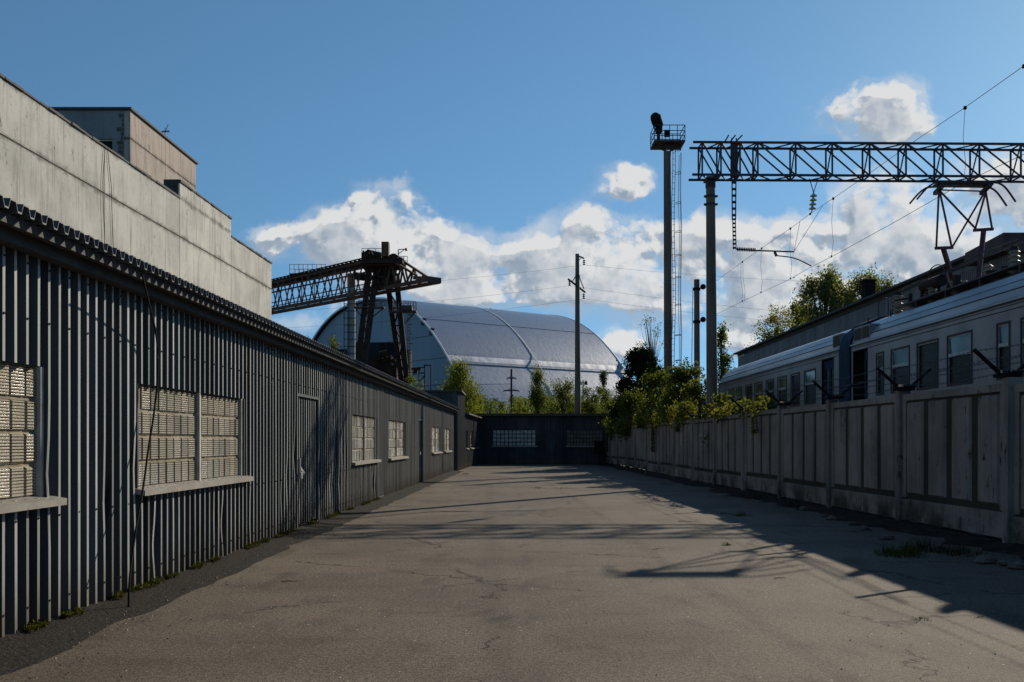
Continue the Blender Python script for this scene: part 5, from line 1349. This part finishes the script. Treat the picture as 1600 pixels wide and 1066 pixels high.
# behind the end shed and left sheds
tree('willow_tree', 'large bright green weeping tree behind the annex, right of the crane', 'tree', at(719, 95), Z(562, 95), 4.6, L['willow'], 15000, .10, 11, .12, 'willow', 60, droop=(0, 0, -1.1), spread=.2)
tree('young_tree', 'small bright green treetop above the left shed roof by the right crane leg', 'tree', at(645, 76), Z(588, 76), 1.9, L['bright'], 1800, .09, 12, .3, 'round', 16)
tree('young_tree', 'small yellow green treetop above the left shed roof below the crane girder', 'tree', at(519, 72), Z(527, 72), .9, L['bright'], 900, .09, 13, .6, 'poplar', 12, spread=.4)
tree('young_tree', 'leftmost tiny treetop peeping over the left shed roof', 'tree', at(480, 70), Z(515, 70), .95, L['bright'], 700, .09, 14, .65, 'poplar', 10, spread=.4)
tree('young_tree', 'low bushy tree left of the small distant pylon', 'tree', at(783, 88), Z(618, 88), 2.2, L['bright'], 2600, .09, 15, .1, 'bush', 20)
tree('poplar_tree', 'bushy columnar poplar in front of the arch, left of the utility pole', 'tree', at(841, 110), Z(579, 110), 3.2, L['mid'], 8500, .11, 16, .08, 'poplar', 60, spread=.22)
tree('young_tree', 'rounded green tree between the columnar poplar and the utility pole', 'tree', at(878, 95), Z(597, 95), 3.4, L['mid'], 8000, .10, 17, .1, 'bush', 44, spread=.22)
tree('young_tree', 'rounded green tree directly right of the utility pole and twin lamp', 'tree', at(926, 98), Z(606, 98), 3.0, L['mid'], 7500, .10, 18, .1, 'bush', 44, spread=.22)
tree('poplar_tree', 'grey green narrow poplar left of the dark pine', 'tree', at(943, 150), Z(579, 150), 2.0, L['grey'], 5000, .14, 19, .1, 'poplar', 44)
tree('bare_tree', 'bare grey branched tree between the weeping tree and the small pylon', 'tree', at(764, 112), Z(612, 112), 1.6, L['grey'], 350, .10, 20, .3, 'round', 24)
tree('young_tree', 'low yellow green bush right of the small distant pylon', 'tree', at(812, 92), Z(621, 92), 1.9, L['bright'], 2200, .09, 21, .1, 'bush', 18)
tree('young_tree', 'low olive bush in front of the narrow grey green poplar', 'tree', at(958, 80), Z(612, 80), 2.6, L['mid'], 3200, .09, 22, .1, 'bush', 22)
# pine and bare tree
pt = tree('pine_tree', 'dark almost black pine behind the fence left of the floodlight mast', 'tree', at(1004, 62), Z(546, 62), 3.6, L['pine'], 34000, .09, 25, .12, 'round', 95, spread=.15)
tree('bare_tree', 'tall bare twiggy tree behind the dark pine', 'tree', at(1014, 75), Z(487, 75), 2.6, L['olive'], 900, .07, 26, .45, 'round', 90, trunk_r=.09, spread=.12)
tree('poplar_tree', 'light green slender tree behind the thick gantry pole', 'tree', at(1128, 60), Z(506, 60), 1.75, L['poplar'], 4200, .09, 27, .15, 'poplar', 46, spread=.22)
tree('sapling', 'nearly bare sapling between the mast and the short lamp post', 'tree', (X(1073, 47), 47, 0), Z(556, 47), 1.0, L['poplar'], 420, .07, 28, .25, 'poplar', 30, trunk_r=.035, spread=.2, stems=3)
# shrubs hugging the fence
sh = [('leafy olive shrub at the far end of the fence, overhanging the corner', 7.25, 66.0, 4.1, 1.6, 'mid', 2600), ('dense green shrub rising over the far fence in front of the pine', 7.3, 58, 4.3, 2.6, 'olive', 4200),
      ('tall olive shrub over the fence, left of the floodlight mast foot', 7.75, 51.5, 5.0, 2.2, 'olive', 4000), ('tall olive shrub over the fence, at the foot of the short lamp post', 7.9, 46, 4.95, 1.9, 'olive', 3600),
      ('loose olive shrub over the fence, left of the thick gantry pole', 7.75, 41, 4.1, 1.5, 'olive', 2400), ('low green shrub over the fence, right of the thick gantry pole', 7.75, 36.0, 3.25, 1.3, 'olive', 1500),
      ('small shadowy shrub between the fence and the far end of the train', 8.2, 33.0, 2.95, 1.2, 'olive', 1300)]
for i, (lb, x, y, h, wdt, mt, n_) in enumerate(sh):
    tree('shrub', lb, 'shrub', (x, y, 0), h, wdt, L[mt], int(n_ * 1.5), .085, 60 + i, .5, 'bush', 38, trunk_r=.03, spread=.24, stems=3)
# vine on top of the fence
def vine(label, y0, y1, n, seed, mat, zc=2.72, zs=.16, hang=()):
    rs_ = np.random.RandomState(seed); t = thing('vine', (fx((y0 + y1) / 2), (y0 + y1) / 2, 2.6), label, 'vine')
    y = rs_.uniform(y0, y1, n); lump = np.sin(y * 1.9 + seed) * .12 + np.sin(y * 4.3) * .07
    c = np.stack([fx(0) - .015 * y - .10 + rs_.randn(n) * .16, y, zc + lump + rs_.randn(n) * zs], 1)
    hs_ = []
    mb = MB(); pts = [(fx(yy_) - .1 + rs_.randn() * .05, yy_, 2.60 + rs_.rand() * .12) for yy_ in np.linspace(y0, y1, 24)]
    mb.tube(smoothpath(pts, 2), .02, 5)
    for (yh, ln, k) in hang:
        zz_ = rs_.uniform(0, 1, k) ** 1.3 * ln
        hs_.append(np.stack([fx(yh) - .17 - rs_.rand(k) * .12, yh + rs_.randn(k) * .22 * (1 - zz_ / ln * .5), 2.6 - zz_], 1))
        for q in range(5):
            pts = [(fx(yh) - .18 - .04 * math.sin(j + q), yh + (q - 2) * .10 + .05 * math.sin(j * 2 + q), 2.6 - ln * j / 5) for j in range(6)]; mb.tube(pts, .010, 4)
    mb.build('stem', M['bark'], t)
    quads_mesh('leaves', np.concatenate([c] + hs_) if hs_ else c, seed + 3, .085, mat, t, aspect=1.2)
vine('yellow green creeper thick along the fence top left of the gantry pole', 38, 54, 3300, 3, L['vine'], 2.74, .17, ((47.6, 1.5, 300), (41, .6, 160)))
vine('thin yellow creeper on the fence top right of the gantry pole', 28.2, 36.5, 620, 4, L['vine'], 2.66, .10, ((28.8, .75, 60), (33.5, .3, 60)))
vine('dull green creeper hanging down the far end of the fence', 58, 68.5, 2200, 5, L['mid'], 2.75, .22, ((67.5, 1.7, 420), (65, .9, 220)))
# trees beyond the depot shed
tree('birch_tree', 'tall spring tree rising highest behind the depot shed roof', 'tree', at(1290, 100), Z(427, 100), 6.6, L['spring'], 27000, .15, 40, .42, 'round', 110, group='trees beyond the depot shed', spread=.14, tall=1.9)
tree('birch_tree', 'spring tree behind the small chimney of the depot shed', 'tree', at(1357, 104), Z(427, 104), 6.6, L['spring'], 25000, .15, 41, .45, 'round', 104, group='trees beyond the depot shed', spread=.14, tall=1.7)
tree('birch_tree', 'lower spring tree filling the gap left of the tallest tree behind the depot shed', 'tree', at(1248, 106), Z(474, 106), 4.6, L['spring'], 12000, .15, 44, .45, 'round', 64, group='trees beyond the depot shed', spread=.17, tall=1.4)
tree('birch_tree', 'lower yellowish tree behind the far end of the depot shed', 'tree', at(1212, 112), Z(480, 112), 5.6, L['dull_yellow'], 9000, .14, 42, .5, 'round', 64, group='trees beyond the depot shed', spread=.18)
tree('birch_tree', 'small thin tree at the far left corner of the depot shed', 'tree', at(1172, 120), Z(538, 120), 2.4, L['olive'], 800, .12, 43, .4, 'round', 22, group='trees beyond the depot shed', spread=.2)
# background wood
rs_ = np.random.RandomState(77); cen = []
for k in range(150):
    px = rs_.uniform(690, 990); Yb_ = rs_.uniform(170, 215); top = rs_.uniform(616, 640); hh = Z(top, Yb_); m_ = 260
    h_ = rs_.uniform(.05, 1, m_); cen.append(np.stack([X(px, Yb_) + rs_.randn(m_) * 1.6 * (1.2 - h_), Yb_ + rs_.randn(m_) * 1.5, h_ * hh], 1))
o = quads_mesh('far_woodland', np.concatenate(cen), 5, .34, L['mid'], None); tag(o, 'low band of distant green woodland at the foot of the arch', 'woodland', kind='stuff')

# weeds in the yard
def tuft(label, x, y, h, r, n, seed, mat='grass', group='weeds growing in the yard', z=.0):
    rs_ = np.random.RandomState(seed); mb = MB()
    for k in range(n):
        a = rs_.uniform(0, 6.28); q = r * math.sqrt(rs_.rand()); bx0, by0 = x + q * math.cos(a), y + q * math.sin(a); hh = h * rs_.uniform(.35, 1.1) * (1.1 - .8 * (q / r) ** 2) * (.6 + .5 * math.sin(bx0 * 17) * math.sin(by0 * 13))
        ln = Vector((math.cos(a + rs_.randn() * .6), math.sin(a + rs_.randn() * .6), 0)) * hh * rs_.uniform(.2, .9); wd = Vector((-math.sin(a), math.cos(a), 0)) * (.004 + .03 * hh * .35)
        b0 = Vector((bx0, by0, z)); m1 = b0 + ln * .4 + Vector((0, 0, hh * .65)); t1 = b0 + ln + Vector((0, 0, hh))
        mb.add([b0 - wd, b0 + wd, m1 + wd * .7, m1 - wd * .7, t1], [(0, 1, 2, 3), (3, 2, 4)])
    tag(mb.build('weed_tuft', L[mat]), label, 'weed', group)
def gp(px, y): Y = 1.6 * F / (y - HY); return X(px, Y), Y
for i, (lb, px, y, h, r, n_, mt) in enumerate([
    ('bright green weed in the sunlit asphalt near the shadow edge', 1137, 852, .10, .10, 70, 'grass'), ('short weeds at the very end of the yard near the end shed', 860, 736, .12, .5, 120, 'grass'),
    ('row of weeds across the middle distance, left piece', 840, 763, .10, .35, 120, 'grass'), ('row of weeds across the middle distance, right piece', 878, 763.5, .08, .6, 140, 'grass'),
    ('weed in the fence shadow about midway down the yard', 1158, 806, .14, .28, 170, 'grass'), ('small dark weed left of the weed midway in the fence shadow', 1132, 803, .06, .22, 90, 'dry'),
    ('large dark grassy clump at the fence foot in the right foreground', 1405, 868, .30, .36, 420, 'grass'), ('second dark grassy clump just right of the large one at the fence foot', 1450, 860, .24, .42, 300, 'dry'),
    ('dark weeds at the fence foot nearest the second visible post', 1500, 866, .22, .36, 200, 'dry'), ('low weed on the shadow edge in the right foreground', 1440, 968, .03, .10, 60, 'grass'),
    ('low weed in shadow just right of the shadow edge weed', 1525, 965, .03, .08, 50, 'grass'), ('dry weeds at the fence foot right of the weed midway', 1185, 780, .30, .5, 260, 'dry'),
    ('dry weeds at the fence foot below the fourth bracket', 1240, 792, .28, .5, 260, 'dry'), ('bright moss tuft at the foot of the annex corner', 727, 741, .12, .25, 160, 'grass'),
    ('flat pale leaved weed far along the fence shadow', 1040, 757, .08, .3, 120, 'dry')]):
    x, Yg = gp(px, y); tuft(lb, x, Yg, h, r, n_, 200 + i, mt)
# moss clinging to the foot of the left shed
rs_ = np.random.RandomState(9); n_ = 9000; y = 5 + rs_.rand(n_) ** 1.3 * 22; dens = np.sin(y * 3.1) + np.sin(y * 7.7 + 1) * .7 + np.sin(y * 1.3) * .6 > .1; y = y[dens]
cen = np.stack([-4.18 + .019 * y + .02 + np.abs(rs_.randn(len(y))) * .045, y, .045 + np.abs(rs_.randn(len(y))) * .022], 1)
tag(quads_mesh('moss', cen, 4, .022, leafmat('moss_leaf', (.09, .08, .02), (.045, .05, .014), .2), None), 'brown green moss and litter along the foot of the left shed wall', 'moss', kind='stuff')
# rubble by the fence
for i, (px, y, r) in enumerate([(1010, 741, .10), (1540, 880, .12), (1572, 884, .09), (1590, 889, .11), (1385, 843, .10), (1350, 828, .08), (1300, 812, .09), (1255, 797, .10)]):
    x, Yg = gp(px, y); rs_ = np.random.RandomState(300 + i); mb = MB(); vs = []
    for a in range(6):
        for b in range(4):
            th = a * math.pi / 3; ph_ = (b + .4) * math.pi / 4.2; q = r * rs_.uniform(.7, 1.2); vs.append((x + q * math.cos(th) * math.sin(ph_) * 1.3, Yg + q * math.sin(th) * math.sin(ph_), max(.0, .3 * r + q * math.cos(ph_) * .6)))
    fs = [(a * 4 + b, ((a + 1) % 6) * 4 + b, ((a + 1) % 6) * 4 + b + 1, a * 4 + b + 1) for a in range(6) for b in range(3)] + [tuple(a * 4 for a in range(5, -1, -1)), tuple(a * 4 + 3 for a in range(6))]
    mb.add(vs, fs)
    names = ['lone pale lump of rubble far along the fence foot', 'lump of rubble left of the nearest visible fence post', 'lump of rubble at the nearest visible fence post', 'rightmost lump of rubble at the frame edge by the fence',
             'lump of rubble left of the large dark grassy clump', 'lump of rubble in the soil below the second bracket', 'lump of rubble in the soil below the third bracket', 'lump of rubble among the dry weeds below the fourth bracket']
    tag(mb.build('rubble', M['pole']), names[i], 'rubble', 'rubble along the fence foot')

# loose grit scattered over the yard, denser along its edges
rs_ = np.random.RandomState(55); mb = MB()
for k in range(2600):
    y = 4.5 + 26 * rs_.rand() ** 1.7; q = rs_.rand()
    if q < .42: x = lx(y) + .10 + abs(rs_.randn()) * .45
    elif q < .70: x = fx(y) - .15 - abs(rs_.randn()) * .7
    else: x = rs_.uniform(lx(y) + .3, fx(y) - .3)
    r_ = rs_.uniform(.003, .010) * (1.5 if q < .7 else 1) ; a = rs_.uniform(0, 6.28, 4); zb_ = .012 if q < .42 else .002
    p = [(x + r_ * math.cos(j * 2.09 + a[0]) * rs_.uniform(.7, 1.3), y + r_ * math.sin(j * 2.09 + a[0]) * rs_.uniform(.7, 1.3), zb_) for j in range(3)] + [(x + r_ * .2, y, zb_ + r_ * rs_.uniform(.6, 1.2))]
    mb.add(p, [(0, 1, 3), (1, 2, 3), (2, 0, 3)])
tag(mb.build('loose_grit', pm('grit', (.30, .27, .23), (.12, .11, .10), 40, .8)), 'loose grit and small chips of stone scattered over the asphalt', 'grit', kind='stuff')
for i, (lb, px, y, ln, an) in enumerate([('short twig on the sunlit asphalt left of the bright green weed', 1020, 860, .30, .9), ('thin twig lying mid yard right of the centre seam', 1060, 815, .45, -.6), ('small twig in the right foreground sunlight', 1210, 905, .16, .4), ('dark twig on the left foreground asphalt', 440, 910, .18, .1), ('broken stick on the asphalt near the gravel strip', 520, 838, .22, .5)]):
    x, Yg = gp(px, y); mb = MB(); d = Vector((math.cos(an), math.sin(an), 0)) * ln; p0 = Vector((x, Yg, .008)); mb.tube(smoothpath([p0, p0 + d * .4 + Vector((.01, .02, .006)), p0 + d * .7 + Vector((-.01, 0, .002)), p0 + d]), .005, 5, .002)
    mb.tube([p0 + d * .5, p0 + d * .7 + Vector((-d.y, d.x, 0)) * .25 + Vector((0, 0, .01))], .003, 4, .001); tag(mb.build('twig', M['bark']), lb, 'twig')
